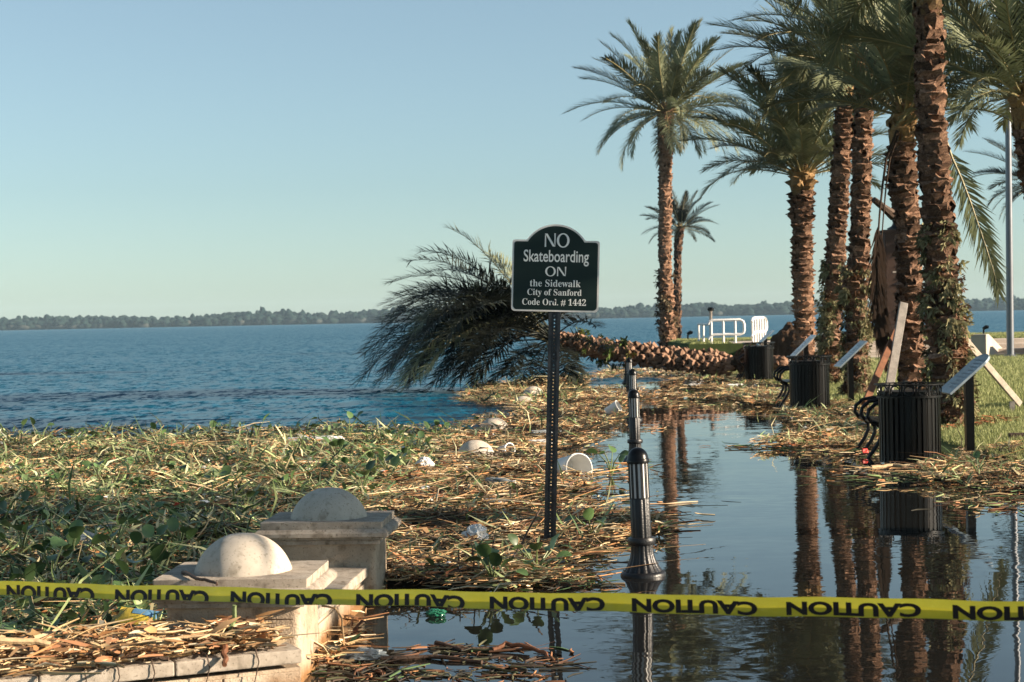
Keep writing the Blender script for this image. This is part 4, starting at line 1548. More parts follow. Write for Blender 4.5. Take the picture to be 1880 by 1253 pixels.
def keep(pts, margin=0.0):
    """drop points inside the pillars and low walls"""
    rel = pts - np.array([PC1.x, PC1.y])
    u = rel[:, 0] * r1.x + rel[:, 1] * r1.y
    v = rel[:, 0] * f1.x + rel[:, 1] * f1.y
    Lw = (PC2 - PC1).length
    ins = (u > -0.33 - margin) & (u < 0.32 + margin) & (v > -0.3 - margin) & (v < Lw + 0.3 + margin)
    fr = (pts[:, 0] - A1.x) * ANRM.x + (pts[:, 1] - A1.y) * ANRM.y
    left = pts[:, 0] < A1.x + 0.1
    ins |= left & (fr < 0.48 + margin)
    for c in SUNK:                          # the half sunk domes stay clear
        ins |= (pts[:, 0] - c.x) ** 2 + (pts[:, 1] - c.y + 0.05) ** 2 < (0.27 + margin) ** 2
    bk = at(1064, 884)
    ins |= (pts[:, 0] - bk.x) ** 2 + (pts[:, 1] - bk.y) ** 2 < 0.3 ** 2
    return ~ins


def mat_sheet(name, poly, step):
    P_ = np.array(poly)
    lo, hi = P_.min(0), P_.max(0)
    ys = [lo[1]]
    while ys[-1] < hi[1]:
        ys.append(ys[-1] + step * max(1, ys[-1] / 14))
    xs = np.arange(lo[0], hi[0] + step, step)
    gx, gy = np.meshgrid(xs, np.array(ys))
    g = np.stack([gx.ravel(), gy.ravel()], 1)
    ins = in_poly(g, poly) & keep(g, -0.04)
    h = mound(g[:, 0], g[:, 1])
    nx_ = len(xs)
    idx = np.arange(len(g)).reshape(len(ys), nx_)
    q_ = np.stack([idx[:-1, :-1].ravel(), idx[:-1, 1:].ravel(), idx[1:, 1:].ravel(), idx[1:, :-1].ravel()], 1)
    ok = ins[q_].all(1)
    q_ = q_[ok]
    edge = np.zeros(len(g), dtype=int)
    np.add.at(edge, q_.ravel(), 1)
    h[edge < 4] = -0.02
    me = mesh_np(name, np.stack([g[:, 0], g[:, 1], h - 0.02], 1), q_, smooth=True)
    return kind(put(name, me, M['mat']), 'stuff')


mat_sheet('debris_mat', ZA, 0.16)
mat_sheet('debris_mat', ZB_, 0.22)
mat_sheet('debris_mat', ZC1, 0.2)
mat_sheet('debris_mat', ZC2, 0.16)

TAN = [(0.56, 0.38, 0.19), (0.66, 0.50, 0.29), (0.42, 0.25, 0.12), (0.32, 0.15, 0.07), (0.50, 0.25, 0.10), (0.72, 0.60, 0.40), (0.15, 0.08, 0.04)]
GRN = [(0.20, 0.28, 0.10), (0.32, 0.38, 0.17), (0.10, 0.17, 0.065), (0.44, 0.45, 0.25), (0.05, 0.09, 0.04), (0.56, 0.48, 0.27)]
WET = [(0.07, 0.045, 0.03), (0.05, 0.045, 0.03), (0.13, 0.06, 0.03), (0.03, 0.028, 0.02), (0.10, 0.10, 0.05)]


def stalks(name, pts, z, length, width, pitch_sd, palette, material, flat=False, parent=None, az=None, lift=0.0, bend=0.25, weights=None, patch=False):
    n = len(pts)
    L = length * RNG.lognormal(0, 0.5, n)
    w = width * RNG.lognormal(0, 0.35, n)
    a = RNG.uniform(0, 2 * PI, n) if az is None else az
    pt = np.clip(np.abs(RNG.normal(0, pitch_sd, n)) + lift, -0.3, 1.45)
    d = np.stack([np.cos(a) * np.cos(pt), np.sin(a) * np.cos(pt), np.sin(pt)], 1)
    sd = np.stack([-np.sin(a), np.cos(a), np.zeros(n)], 1)
    tw = RNG.uniform(-0.9, 0.9, n)[:, None]
    upv = np.cross(d, sd) * -1
    s2 = sd * np.cos(tw) + upv * np.sin(tw)
    u2 = np.cross(d, s2)
    p0 = np.stack([pts[:, 0], pts[:, 1], z], 1)
    bnd = (RNG.normal(0, bend, n) * L)[:, None] * sd - (np.abs(RNG.normal(0, bend, n)) * L * np.sin(np.maximum(pt, 0)))[:, None] * np.array((0, 0, 1.0))
    p1 = p0 + d * (L * 0.5)[:, None]
    p2 = p0 + d * L[:, None] + bnd
    stn_ = (p0, p1, p2)
    cs = np.asarray(palette)[RNG.choice(len(palette), n, p=weights)] * RNG.uniform(0.65, 1.25, (n, 1))
    if patch:                               # soaked and rotten patches, paler dry ones
        pn = np.array([mnoise.noise((x * 1.1, y * 0.75, 9.1)) + 0.6 * mnoise.noise((x * 3.3, y * 2.2, 2.2)) for x, y in pts[:, :2]])
        cs = cs * np.clip(1.02 + 1.2 * pn, 0.28, 1.3)[:, None]
    if flat:
        sc_ = (0.6, 1.0, 0.12)
        v = np.zeros((n, 6, 3))
        for k in range(3):
            v[:, 2 * k] = stn_[k] - s2 * (w * sc_[k] / 2)[:, None]
            v[:, 2 * k + 1] = stn_[k] + s2 * (w * sc_[k] / 2)[:, None]
        f = np.array([(0, 1, 3, 2), (2, 3, 5, 4)])
        nv = 6
    else:
        sc_ = (0.8, 1.0, 0.5)
        v = np.zeros((n, 9, 3))
        for k in range(3):
            for j in range(3):
                t_ = 2 * PI * j / 3
                v[:, 3 * k + j] = stn_[k] + (s2 * math.cos(t_) + u2 * math.sin(t_)) * (w * sc_[k] / 2)[:, None]
        f = np.array([(0, 1, 4, 3), (1, 2, 5, 4), (2, 0, 3, 5), (3, 4, 7, 6), (4, 5, 8, 7), (5, 3, 6, 8)])
        nv = 9
    q_ = (f[None] + (np.arange(n) * nv)[:, None, None]).reshape(-1, 4)
    me = mesh_np(name, v.reshape(-1, 3), q_, cols=np.repeat(cs, nv, axis=0))
    return kind(put(name, me, material, parent), 'stuff')


def zone_litter(poly, n_reed, n_green, n_chip, scale=1.0, left_green=False):
    p_ = sample(poly, n_reed)
    p_ = p_[keep(p_, 0.05)]
    if left_green:                          # fewer reeds in the green half beyond the wall
        lft = (p_[:, 0] < -1.72 + YAW * p_[:, 1] - 0.6)
        p_ = p_[~lft | (RNG.random(len(p_)) < 0.42)]
    far = np.clip(p_[:, 1] / 16, 1, 2.0)
    stalks('reed_litter', p_, mound(p_[:, 0], p_[:, 1]) + RNG.uniform(-0.005, 0.06, len(p_)), 0.15 * scale, 0.0088 * scale, 0.20, TAN, M['litter'], bend=0.6, patch=True, weights=[.26, .2, .18, .1, .08, .1, .08])
    p_ = sample(poly, n_green)
    p_ = p_[keep(p_, 0.08)]
    if left_green:
        rgt = (p_[:, 0] > -1.72 + YAW * p_[:, 1] - 0.4)
        p_ = p_[~rgt | (RNG.random(len(p_)) < 0.25)]
    stalks('green_litter', p_, mound(p_[:, 0], p_[:, 1]) + RNG.uniform(-0.01, 0.05, len(p_)), 0.14 * scale, 0.017 * scale, 0.45, GRN, M['blade'], flat=True, lift=0.05, patch=True, weights=[.22, .22, .16, .18, .1, .12])
    p_ = sample(poly, n_chip)
    p_ = p_[keep(p_, 0.05)]
    stalks('chip_litter', p_, mound(p_[:, 0], p_[:, 1]) + RNG.uniform(0.0, 0.05, len(p_)), 0.055 * scale, 0.026 * scale, 0.40, TAN[:5] + WET + [(0.34, 0.12, 0.05), (0.40, 0.17, 0.06)], M['litter'], flat=True, bend=0.5, patch=True)


zone_litter(ZA, 36000, 46000, 26000, 1.0, True)
zone_litter(ZB_, 4500, 2500, 3000, 1.2)
zone_litter(ZB2, 900, 150, 900, 1.1)
zone_litter(ZB3, 3000, 1100, 2400, 1.2)
zone_litter(ZC1, 6500, 4000, 5500, 0.95)
zone_litter(ZC2, 2600, 1500, 2500, 0.85)

# loose round leaves of the floating plants
lp = sample(ZA, 3600)
lp = lp[keep(lp, 0.06)]
gr = np.array([mnoise.noise((x * 0.55, y * 0.4, 5.5)) for x, y in lp])
lft = lp[:, 0] < -1.72 + YAW * lp[:, 1] - 0.2
lp = lp[(gr > -0.12) & (lft | (RNG.random(len(lp)) < 0.12))]
n = len(lp)
th = np.linspace(0, 2 * PI, 9)[:-1]
disc = np.stack([np.cos(th) * (1 + 0.25 * np.cos(th)), np.sin(th) * 0.85, 0.25 * np.sin(th) ** 2], 1)
sz = RNG.uniform(0.020, 0.052, n)
ca, cb, cc = RNG.uniform(0, 2 * PI, n), RNG.normal(0.2, 0.6, n), RNG.normal(0, 0.5, n)
Rz = np.stack([np.stack([np.cos(ca), -np.sin(ca), 0 * ca], 1), np.stack([np.sin(ca), np.cos(ca), 0 * ca], 1), np.stack([0 * ca, 0 * ca, 1 + 0 * ca], 1)], 1)
Ry = np.stack([np.stack([np.cos(cb), 0 * cb, np.sin(cb)], 1), np.stack([0 * cb, 1 + 0 * cb, 0 * cb], 1), np.stack([-np.sin(cb), 0 * cb, np.cos(cb)], 1)], 1)
v = np.einsum('nij,njk,mk->nmi', Rz, Ry, disc) * sz[:, None, None]
v += np.stack([lp[:, 0], lp[:, 1], mound(lp[:, 0], lp[:, 1]) + RNG.uniform(0.02, 0.12, n)], 1)[:, None, :]
tr_ = np.array([(0, i, i + 1) for i in range(1, 7)])
lc = np.array([(0.085, 0.16, 0.05), (0.13, 0.20, 0.07), (0.05, 0.10, 0.035), (0.20, 0.24, 0.09), (0.26, 0.17, 0.07)])[RNG.choice(5, n, p=[.3, .25, .25, .12, .08])] * RNG.uniform(0.6, 1.3, (n, 1))
kind(put('leaf_litter', mesh_np('leaf_litter', v.reshape(-1, 3), tris=(tr_[None] + (np.arange(n) * 8)[:, None, None]).reshape(-1, 3), cols=np.repeat(lc, 8, axis=0)), M['blade']), 'stuff')

# wet floating strands at the bottom of the picture and thin outliers on the flood water
p_ = sample(ZD1, 260)
p_ = p_[keep(p_, 0.03)]
stalks('wet_litter', p_, RNG.uniform(-0.003, 0.004, len(p_)), 0.07, 0.008, 0.02, WET + TAN[3:5], M['litter'])
out = []
for px, py, sx, sy, n_ in ((1400, 822, 30, 2.5, 60), (1200, 735, 50, 6, 120), (1190, 790, 30, 3, 25), (1110, 935, 70, 14, 120), (1185, 973, 28, 6, 90), (1090, 1000, 30, 12, 60), (1040, 1075, 40, 6, 70), (1330, 745, 60, 4, 90),
                           (1560, 832, 60, 5, 160), (1700, 872, 90, 8, 260), (1600, 880, 30, 8, 40), (1840, 925, 60, 12, 120), (1130, 870, 35, 10, 90), (1050, 905, 40, 8, 120), (1770, 860, 80, 8, 160)):
    for k in range(n_):
        p = at(random.gauss(px, sx), random.gauss(py, sy), 0.0)
        out.append((p.x, p.y))
out = np.array(out)
out = out[keep(out, 0.05)]
stalks('floating_litter', out, RNG.uniform(0.0, 0.03, len(out)), 0.13, 0.011, 0.12, TAN + WET + GRN[:3], M['litter'], bend=0.5)

out = []
for px, py, sx, sy, n_ in ((655, 1220, 26, 12, 60), (850, 1196, 70, 5, 80), (960, 1222, 45, 10, 60), (760, 1242, 80, 6, 45), (640, 1245, 36, 7, 60)):
    for k in range(n_):
        p = at(random.gauss(px, sx), random.gauss(py, sy), 0.0)
        out.append((p.x, p.y))
out = np.array(out)
out = out[keep(out, 0.05)]
stalks('wet_litter', out, RNG.uniform(-0.004, 0.008, len(out)), 0.13, 0.011, 0.05, WET + WET + WET + TAN[3:4] + GRN[2:3], M['litter'])

# heap of dry reeds on the near wall
hp = []
for k in range(2500):
    s = RNG.uniform(-1.9, 1.22)
    w = RNG.uniform(-0.01, 0.62) if s < 0.8 else RNG.uniform(0.04, 0.40)
    p = Vector((B1.x, B1.y, 0)) + ADIR * s + ANRM * w
    hp.append((p.x, p.y))
hp = np.array(hp)
hz = 0.245 + RNG.uniform(0, 1, len(hp)) ** 1.6 * 0.085
baz = math.atan2(ADIR.y, ADIR.x)
az = baz + RNG.choice([0, PI], len(hp)) + RNG.normal(0, 0.8, len(hp))
stalks('reed_heap', hp, hz, 0.09, 0.0105, 0.16, TAN, M['litter'], az=az, weights=[.26, .22, .17, .1, .1, .11, .04])

stalks('sheath_heap', hp[:900], hz[:900] + 0.01, 0.07, 0.028, 0.25, TAN, M['litter'], flat=True, bend=0.4)

# ---- countable dry stalks lying on the wall heap and the debris
def stalk_obj(label, name, pts, r, m, cat='stalk'):
    o0 = Vector(pts[0])
    pp = [Vector(p) - o0 for p in pts]
    fine = []
    for i in range(len(pp) - 1):
        for k in range(4):
            fine.append(pp[i].lerp(pp[i + 1], k / 4) + Vector((random.gauss(0, r * .25), random.gauss(0, r * .25), random.gauss(0, r * .25))))
    fine.append(pp[-1])
    return tag(put(name, MB().tube(fine, [r * (1 - 0.35 * i / len(fine)) for i in range(len(fine))], 7).mesh(name, True), m, None, o0), label, cat)


def on_wall(s, w, z):
    p = Vector((B1.x, B1.y, 0)) + ADIR * s + ANRM * w
    return (p.x, p.y, z)


stalk_obj('long thin dry reed lying level along the near wall top', 'dry_stalk', [on_wall(0.55, 0.12, 0.315), on_wall(0.9, 0.10, 0.320), on_wall(1.27, 0.06, 0.325)], 0.006, M['drystalk'])
stalk_obj('short thick brown stalk poking over the near wall edge', 'dry_stalk', [on_wall(0.98, 0.10, 0.29), on_wall(0.95, 0.0, 0.255), on_wall(0.93, -0.07, 0.215)], 0.016, M['redwood'])
stalk_obj('upright split green stalk standing in the wall top reed heap', 'dry_stalk', [on_wall(1.03, 0.16, 0.27), on_wall(1.04, 0.17, 0.35), on_wall(1.05, 0.16, 0.43)], 0.014, M['petiole'])
stalk_obj('thick bent tan stalk crossing the left part of the reed heap', 'dry_stalk', [on_wall(-0.2, 0.32, 0.40), on_wall(0.05, 0.25, 0.36), on_wall(0.25, 0.22, 0.325)], 0.018, M['drystalk'])
stalk_obj('dark broken reed across the right end of the wall top heap', 'dry_stalk', [on_wall(0.80, 0.30, 0.31), on_wall(1.0, 0.28, 0.315), on_wall(1.15, 0.26, 0.30)], 0.015, M['redwood'])
stalk_obj('thick brown stalk end at the lower edge of the reed heap', 'dry_stalk', [on_wall(0.45, 0.10, 0.27), on_wall(0.62, 0.02, 0.27), on_wall(0.70, -0.02, 0.255)], 0.014, M['stick'])
for i, (s0, l) in enumerate(((0.33, 0.16), (0.62, 0.12), (1.08, 0.15), (-0.1, 0.2), (0.47, 0.11), (0.86, 0.13))):
    lab = ['rootlet hanging over the wall edge below the thick stalk end', 'thin rootlet hanging near the middle of the near wall', 'tangled rootlet hanging beside the near pillar corner', 'long dark rootlet hanging at the left of the near wall',
           'short rootlet hanging left of the wall middle', 'fine rootlet hanging right of the wall middle'][i]
    pts_ = [on_wall(s0, 0.08, 0.262), on_wall(s0 + 0.01, -0.004, 0.255), on_wall(s0 + 0.02, -0.016, 0.20), on_wall(s0 - 0.01, -0.022, 0.235 - l)]
    stalk_obj(lab, 'rootlet', pts_, 0.0035, M['stick'], 'root')
g0 = at(598, 1112, 0.26)
stalk_obj('bent pale reed hanging down over the wall between the near pillars', 'dry_stalk', [at(592, 1113, 0.262), at(616, 1117, 0.262), at(627, 1135, 0.2), at(634, 1198, 0.0)], 0.006, M['drystalk'])
stalk_obj('twig lying on the cap of the nearest domed pillar', 'twig', [at(335, 1050, 0.512), at(362, 1062, 0.515), at(392, 1069, 0.512), at(398, 1074, 0.510)], 0.009, M['stick'], 'twig')
stalk_obj('long dark stick slanting up through debris left of the signpost', 'twig', [at(893, 1090, 0.0), at(945, 1020, 0.14), at(992, 935, 0.42)], 0.009, M['stick'], 'twig')
stalk_obj('long thin brown cane lying across the debris behind the sign foot', 'twig', [at(905, 925, 0.08), at(1000, 930, 0.08), at(1130, 940, 0.03), at(1250, 942, 0.01)], 0.012, M['redwood'], 'twig')
stalk_obj('thick tan cane leaning over the far half sunk dome', 'twig', [at(908, 765, 0.10), at(925, 778, 0.12), at(938, 790, 0.05)], 0.025, M['drystalk'], 'twig')
stalk_obj('curved brown palm stalk arching out of the flood water near the bottom', 'twig', [at(905, 1195, 0.01), at(930, 1184, 0.03), at(968, 1186, 0.035), at(1000, 1198, 0.02), at(1010, 1212, 0.0)], 0.013, M['redwood'], 'twig')
stalk_obj('dark wet stick floating left of the arched brown stalk', 'twig', [at(800, 1182, 0.01), at(850, 1192, 0.012), at(910, 1191, 0.01)], 0.011, M['stick'], 'twig')
stalk_obj('thick dark wet stick floating at the bottom middle', 'twig', [at(700, 1212, 0.008), at(790, 1207, 0.01), at(885, 1216, 0.008)], 0.014, M['stick'], 'twig')
stalk_obj('short pale stalk floating at the foot of the near wall', 'twig', [at(608, 1216, 0.01), at(650, 1212, 0.012)], 0.012, M['drystalk'], 'twig')
stalk_obj('pale driftwood stalk floating in front of the nearest litter bin', 'twig', [at(1600, 860, 0.02), at(1640, 856, 0.03), at(1680, 858, 0.02)], 0.025, M['drystalk'], 'twig')
stalk_obj('orange brown stalk lying against the foot of the nearest litter bin', 'twig', [at(1686, 851, 0.04), at(1722, 848, 0.05)], 0.02, M['drystalk'], 'twig')
for i, (a, b_, h) in enumerate((((902, 1060), (905, 985), 0.30), ((868, 1072), (866, 1000), 0.28), ((835, 1070), (842, 1010), 0.24), ((1030, 1020), (1050, 985), 0.16))):
    lab = ['dark upright reed right of the big foam lump', 'dark upright reed just below the big foam lump', 'thin upright reed left below the big foam lump', 'green upright reed at the foot of the signpost'][i]
    p = at(a[0], a[1], 0.02)
    q_ = atd(b_[0], b_[1], p.y)
    stalk_obj(lab, 'upright_reed', [p, p.lerp(q_, .5) + Vector((.01, 0, 0)), q_], 0.006, M['stick'] if i < 3 else M['petiole'], 'reed')

# ---- water hyacinth plants
def leaf_mesh(name):
    bm = bmesh.new()
    n = 12
    c = bm.verts.new((0.05, 0, 0.006))
    ring = []
    for k in range(n):
        a = 2 * PI * k / n
        rr = 0.05 * (1 + 0.12 * math.cos(a))
        x, y = 0.05 + rr * math.cos(a) * 1.1, rr * math.sin(a) * 0.95
        ring.append(bm.verts.new((x, y, 0.02 * (abs(y) / 0.05) ** 2 - 0.10 * max(x - 0.05, 0) ** 1.5)))
    for k in range(n):
        bm.faces.new((c, ring[k], ring[(k + 1) % n]))
    me = bpy.data.meshes.new(name)
    bm.to_mesh(me)
    bm.free()
    me.materials.append(M['leaf'])
    me.polygons.foreach_set('use_smooth', np.ones(len(me.polygons), dtype=bool))
    return me


LEAF = leaf_mesh('leaf')


def plant(label, group, px, py, size, seed, nl=6, z=None):
    rg = random.Random(seed)
    p = at(px, py, 0.06)
    t = thing('water_hyacinth', label, 'plant', (p.x, p.y, 0.03), (0, 0, rg.uniform(0, 6.28)), group)
    for k in range(nl):
        a = 2 * PI * k / nl + rg.uniform(-.5, .5)
        h = size * rg.uniform(0.5, 1.1)
        out_ = size * rg.uniform(0.2, 0.75)
        d_ = Vector((math.cos(a), math.sin(a), 0))
        tip = d_ * out_ + Vector((0, 0, h))
        s = MB().tube([(0, 0, -0.02), d_ * out_ * 0.35 + Vector((0, 0, h * 0.55)), tip], [0.009, 0.007, 0.004], 6)
        put('stalk', s.mesh('stalk', True), M['petiole'], t)
        o = put('leaf', LEAF, None, t)
        sc_ = size / 0.22 * rg.uniform(0.75, 1.25)
        o.matrix_local = Matrix.Translation(tip) @ Matrix.Rotation(a + rg.uniform(-.6, .6), 4, 'Z') @ Matrix.Rotation(rg.uniform(-1.3, 0.4), 4, 'Y') @ Matrix.Rotation(rg.uniform(-.6, .6), 4, 'X') @ Matrix.Scale(sc_, 4)
    return t


near_left = [(60, 1110), (95, 1065), (190, 1060), (270, 1040), (40, 1020), (130, 1030), (215, 1000), (330, 1010), (20, 960), (290, 965), (95, 985), (150, 1130), (250, 1090)]
mid_left = [(110, 890), (250, 905), (400, 900), (520, 905), (330, 880), (180, 880), (45, 880), (450, 940), (560, 880)]
edge_left = [(30, 815), (75, 812), (390, 806), (470, 805), (290, 812), (560, 806), (150, 812), (640, 806)]
right_grp = [(640, 880), (690, 865), (715, 880), (665, 905), (740, 850), (620, 850), (720, 815), (800, 800), (770, 830)]
ORD = ['leftmost', 'second from left', 'third from left', 'fourth from left', 'fifth from left', 'sixth from left', 'seventh from left', 'eighth from left', 'ninth from left', 'tenth from left', 'eleventh from left', 'twelfth from left', 'rightmost']
lab_g = [(near_left, 'of the dark water hyacinths in shade by the near pillar', 'water hyacinth in the near left shade', 0.20, 7),
         (mid_left, 'of the sunlit water hyacinths in the middle left mat', 'water hyacinth in the sunlit mat', 0.17, 5),
         (edge_left, 'of the tall water hyacinths along the lake edge', 'water hyacinth along the lake edge', 0.26, 4),
         (right_grp, 'of the water hyacinths in the patch behind the shaded pillar', 'water hyacinth behind the shaded pillar', 0.20, 6)]
sd = 300
for lst, lab, grp, size, nl in lab_g:
    rank = sorted(lst)
    for (px, py) in lst:
        sd += 1
        k = rank.index((px, py))
        plant((ORD[-1] if k == len(lst) - 1 else ORD[k]) + ' ' + lab, grp, px, py, size * random.uniform(.85, 1.2), sd, nl)
plant('water hyacinth with round leaves right of the signpost foot', None, 1085, 985, 0.17, 401, 6)
plant('low water hyacinth in front of the signpost foot', None, 985, 1050, 0.2, 402, 8)
plant('single drooping water hyacinth beside the white bucket', None, 1122, 865, 0.22, 403, 5)
plant('water hyacinth at the bottom of the debris left of the nearest bollard', None, 905, 1068, 0.2, 404, 8)
plant('green plant drooping in the debris right of the nearest litter bin', None, 1795, 870, 0.2, 405, 5)

# ---- rubbish that can be told apart
def bucket(px, py):
    p = at(px, py, 0.0)
    t = thing('bucket', 'white plastic bucket lying on its side right of the signpost', 'bucket', (p.x, p.y, 0.135), (0, R(84), R(-63)))
    w = MB()
    r0, r1_, h = 0.122, 0.148, 0.36
    prof = [(r0, -h), (r1_, -0.05), (r1_ + 0.008, -0.045), (r1_ + 0.008, -0.03), (r1_, -0.028), (r1_, -0.004), (r1_ + 0.007, 0.0), (r1_ - 0.003, 0.004), (r1_ - 0.006, -0.01), (r0 - 0.004, -h + 0.005), (0.001, -h + 0.005)]
    w.lathe(prof, 40)
    w.f = w.f[:-1]
    put('shell', w.mesh('shell', True), M['plastic'], t)
    put('handle', MB().tube([(0.152 * math.cos(a), 0.152 * math.sin(a), -0.03 - 0.10 * math.sin(a) ** 2) for a in np.linspace(0, PI, 15)], 0.003, 6).mesh('handle', True), M['steel'], t)


bucket(1064, 884)
lump('foam_lump', 'big crumbled white foam lump in the reeds right of the shaded pillar', 873, 985, at(873, 1003, 0.04).y, 0.088, 0.07, 0.078, M['foam'], 11, 'foam', None, 0.45, 2.4)
lump('foam_lump', 'round white foam lump left of the half sunk dome', 780, 853, at(780, 866, 0.03).y, 0.092, 0.08, 0.08, M['foam'], 12, 'foam', None, 0.3, 2.0)
lump('foam_lump', 'grey foam lump floating at the foot of the near wall', 668, 1204, at(668, 1212, 0).y, 0.10, 0.05, 0.035, M['bluegrey'], 13, 'foam', None, 0.4, 3)
lump('foam_lump', 'small white foam piece in the debris below the fallen trunk', 1272, 702, 44.5, 0.24, 0.15, 0.09, M['foam'], 14, 'foam', None, 0.3, 2)
lump('plastic_bag', 'crumpled dark plastic bag at the right edge of the shore debris', 1868, 880, 18.4, 0.10, 0.12, 0.16, M['bluegrey'], 15, 'bag', None, 0.5, 2.6)
lump('plastic_bag', 'pale crumpled plastic in front of the nearest litter bin', 1722, 868, 18.6, 0.10, 0.07, 0.05, M['foam'], 16, 'bag', None, 0.6, 2.6)
lump('plastic_bag', 'long pale plastic sheet lying on the lake edge of the debris', 578, 810, at(578, 815, 0.06).y, 0.42, 0.15, 0.07, M['plastic'], 17, 'bag', None, 0.45, 1.6)
lump('green_bottle', 'crumpled green plastic bottle floating behind the yellow tape', 800, 1126, at(800, 1132, 0).y, 0.055, 0.03, 0.024, M['greenp'], 18, 'bottle', None, 0.3, 3)


def cup(label, px, py, z, s, rot):
    p = at(px, py, z)
    w = MB()
    w.lathe([(0.030 * s, 0), (0.043 * s, 0.11 * s), (0.046 * s, 0.112 * s), (0.040 * s, 0.112 * s), (0.028 * s, 0.006)], 24)
    return tag(put('cup', w.mesh('cup', True), M['plastic'], None, (p.x, p.y, z), rot), label, 'cup')


cup('white foam cup tipped over in the debris left of the second bollard', 1113, 757, 0.08, 2.2, (R(20), R(62), 0))
cup('small white cup right of the half sunk dome with the slab edge', 918, 829, 0.06, 1.8, (R(50), R(75), 0))
cup('white cup lying in the left debris mat', 425, 905, 0.06, 1.3, (R(70), R(30), 0))
cup('white cup on its side near the left edge of the mat', 558, 872, 0.06, 1.4, (R(60), R(80), 0))


def bottle(label, px, py, z, s, az, m, tilt=0.0):
    p = at(px, py, z)
    prof = [(0.028 * s, 0), (0.032 * s, 0.01 * s), (0.032 * s, 0.06 * s), (0.029 * s, 0.07 * s), (0.032 * s, 0.08 * s), (0.032 * s, 0.14 * s), (0.022 * s, 0.175 * s), (0.013 * s, 0.19 * s), (0.013 * s, 0.21 * s)]
    t = thing('plastic_bottle', label, 'bottle', p, (0, R(90) + tilt, az))
    put('body', MB().lathe(prof, 20).mesh('body', True), m, t)
    put('screw_cap', MB().lathe([(0.0145 * s, 0.21 * s), (0.0145 * s, 0.228 * s)], 14).mesh('screw_cap', True), M['foam'], t)


bottle('clear pale bottle in the debris left of the signpost below the dome', 880, 925, 0.06, 1.3, R(20), M['plastic'])
bottle('pale bottle lying above the cane left of the signpost', 893, 885, 0.06, 1.4, R(-25), M['bluegrey'])
bottle('pale bottle lying behind the signpost right of the half sunk dome', 968, 815, 0.07, 1.6, R(10), M['plastic'])
bottle('pale bottle in the debris between the signpost and far dome', 975, 797, 0.07, 1.6, R(15), M['bluegrey'])
bottle('pale bottle in the sunlit mat behind the shaded pillar', 545, 850, 0.06, 1.5, R(40), M['plastic'])
bottle('grey bottle in the leafy mat near the left edge', 115, 920, 0.07, 1.4, R(-60), M['bluegrey'])
bottle('pale bottle in shore debris below the middle litter bin', 1440, 752, 0.06, 2.0, R(30), M['bluegrey'])
bottle('pale bottle in the debris left of the farthest litter bin', 1335, 712, 0.07, 2.4, R(20), M['foam'])


def scrap(label, px, py, z, w, h, m, rot, cat='plastic', name='plastic_scrap'):
    p = at(px, py, z)
    vs, fs = [], []
    n = 6
    for j in range(n):
        for i in range(n):
            vs.append((w * (i / (n - 1) - .5), h * (j / (n - 1) - .5), 0.25 * min(w, h) * mnoise.noise((i * .6 + px, j * .6, 2))))
    fs = [(j * n + i, j * n + i + 1, (j + 1) * n + i + 1, (j + 1) * n + i) for j in range(n - 1) for i in range(n - 1)]
    o = put(name, MB().add(vs, fs).mesh(name, True), m, None, p, rot)
    sm = o.modifiers.new('thickness', 'SOLIDIFY')
    sm.thickness = 0.003
    return tag(o, label, cat)


scrap('grey plastic sheet standing tilted in the shaded left mat', 148, 992, 0.12, 0.20, 0.17, M['bluegrey'], (R(65), R(25), R(15)))
scrap('white plastic scrap under the tilted grey sheet', 195, 965, 0.12, 0.18, 0.08, M['plastic'], (R(20), R(-15), R(-8)))
scrap('red plastic scrap in the reeds right of the shaded pillar', 797, 1035, 0.06, 0.07, 0.05, M['red'], (R(30), R(10), R(20)))
scrap('red scrap beside the bench at the nearest litter bin', 1588, 828, 0.06, 0.08, 0.06, M['red'], (R(60), 0, R(20)))
scrap('pale plastic scrap in the reeds left of the signpost', 812, 1050, 0.07, 0.08, 0.08, M['plastic'], (R(50), R(15), R(70)))
scrap('white plastic scrap in the sunlit mat left of centre', 405, 920, 0.08, 0.11, 0.08, M['plastic'], (R(45), R(20), R(10)))
scrap('white plastic scrap far left in the sunlit mat', 40, 910, 0.08, 0.13, 0.08, M['plastic'], (R(40), R(-20), R(30)))
scrap('pale pink plastic scrap in the mat above the near pillars', 470, 888, 0.08, 0.16, 0.09, M['plastic'], (R(35), R(10), R(-20)))
scrap('blue grey plastic scrap at the water edge by the middle bin', 1440, 748, 0.05, 0.16, 0.10, M['bluegrey'], (R(40), 0, R(30)))
yb = thing('snack_bag', 'yellow snack bag with a blue print left of the near pillar', 'bag', at(252, 1133, 0.14), (R(38), R(8), R(-6)))
vs, fs = [], []
for side in (-1, 1):
    for j in range(7):
        for i in range(9):
            u, v = i / 8 - .5, j / 6 - .5
            puff = 0.024 * max(0, 1 - (2 * u) ** 2) ** .6 * max(0, 1 - (2 * v) ** 2) ** .6
            vs.append((0.21 * u, 0.11 * v, side * puff + 0.006 * mnoise.noise((u * 7, v * 7, side))))
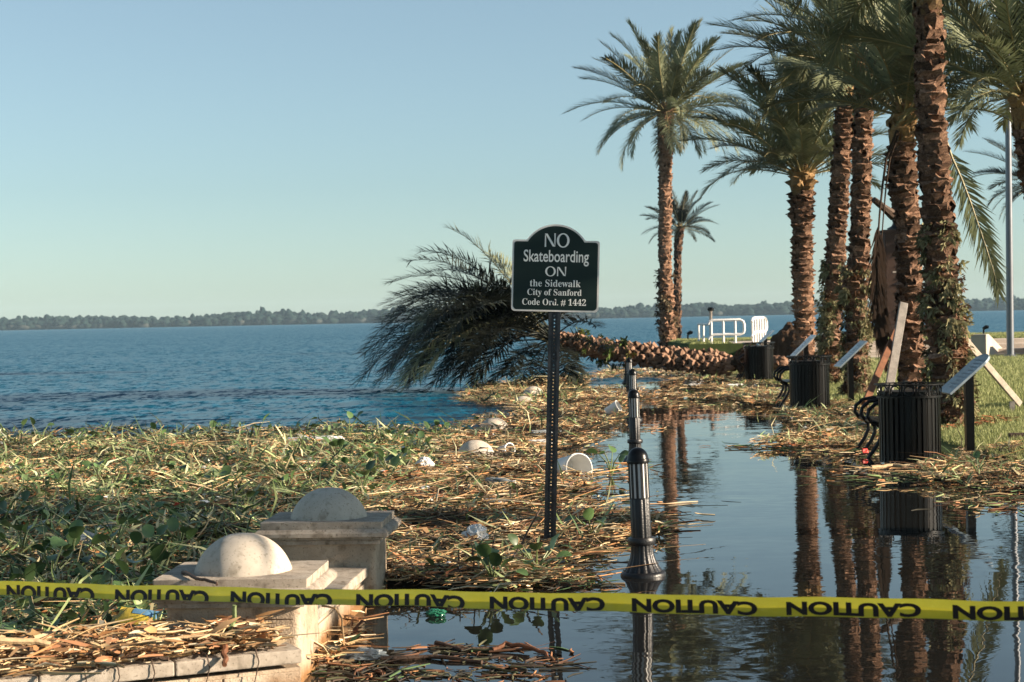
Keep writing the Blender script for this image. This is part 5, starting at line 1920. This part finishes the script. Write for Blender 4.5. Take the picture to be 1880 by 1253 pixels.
for s in (0, 63):
    fs += [(s + j * 9 + i, s + j * 9 + i + 1, s + (j + 1) * 9 + i + 1, s + (j + 1) * 9 + i) for j in range(6) for i in range(8)]
put('pouch', MB().add(vs, fs).mesh('pouch', True), M['yellow'], yb)
vs2 = [(vs[63 + j * 9 + i][0], vs[63 + j * 9 + i][1], vs[63 + j * 9 + i][2] + 0.003) for j in range(3, 7) for i in range(3, 9)]
put('print', MB().add(vs2, [(j * 6 + i, j * 6 + i + 1, (j + 1) * 6 + i + 1, (j + 1) * 6 + i) for j in range(3) for i in range(5)]).mesh('print', True), M['bluep'], yb)

pb = np.concatenate([sample(ZA, 160), sample(ZB3, 40), sample(ZC1, 40)])
pb = pb[keep(pb, 0.08)]
stalks('plastic_bits', pb, mound(pb[:, 0], pb[:, 1]) + RNG.uniform(0.02, 0.07, len(pb)), 0.06, 0.05, 0.5, [(0.75, 0.75, 0.73), (0.55, 0.60, 0.64), (0.78, 0.70, 0.68), (0.6, 0.1, 0.06)], M['litter'], flat=True, bend=0.5, weights=[.45, .3, .18, .07])

# ---- mulch round the thick palm
n = 1600
a = RNG.uniform(0, 2 * PI, n)
r_ = RNG.uniform(0.3, 0.85, n)
mx_, my_ = b7.x + np.cos(a) * r_, b7.y + np.sin(a) * r_
stalks('mulch', np.stack([mx_, my_], 1), np.array([lawn_z(x, y) for x, y in zip(mx_, my_)]) + RNG.uniform(0, 0.05, n), 0.06, 0.03, 0.2, [(0.34, 0.12, 0.05), (0.42, 0.20, 0.09), (0.25, 0.08, 0.035)], M['mulch'], flat=True)

# ================================================================== AIR
hz_ = MB().box(-2500, 2500, -60, 2600, -3, 32).mesh('haze')
hm = bpy.data.materials.new('haze_air')
hm.use_nodes = True
hn = hm.node_tree.nodes
hn.remove(hn['Principled BSDF'])
pv = hn.new('ShaderNodeVolumePrincipled')
pv.inputs['Color'].default_value = (0.58, 0.82, 1.0, 1)
pv.inputs['Density'].default_value = 0.00009
hm.node_tree.links.new(pv.outputs[0], hn['Material Output'].inputs['Volume'])
kind(put('haze', hz_, hm), 'stuff')
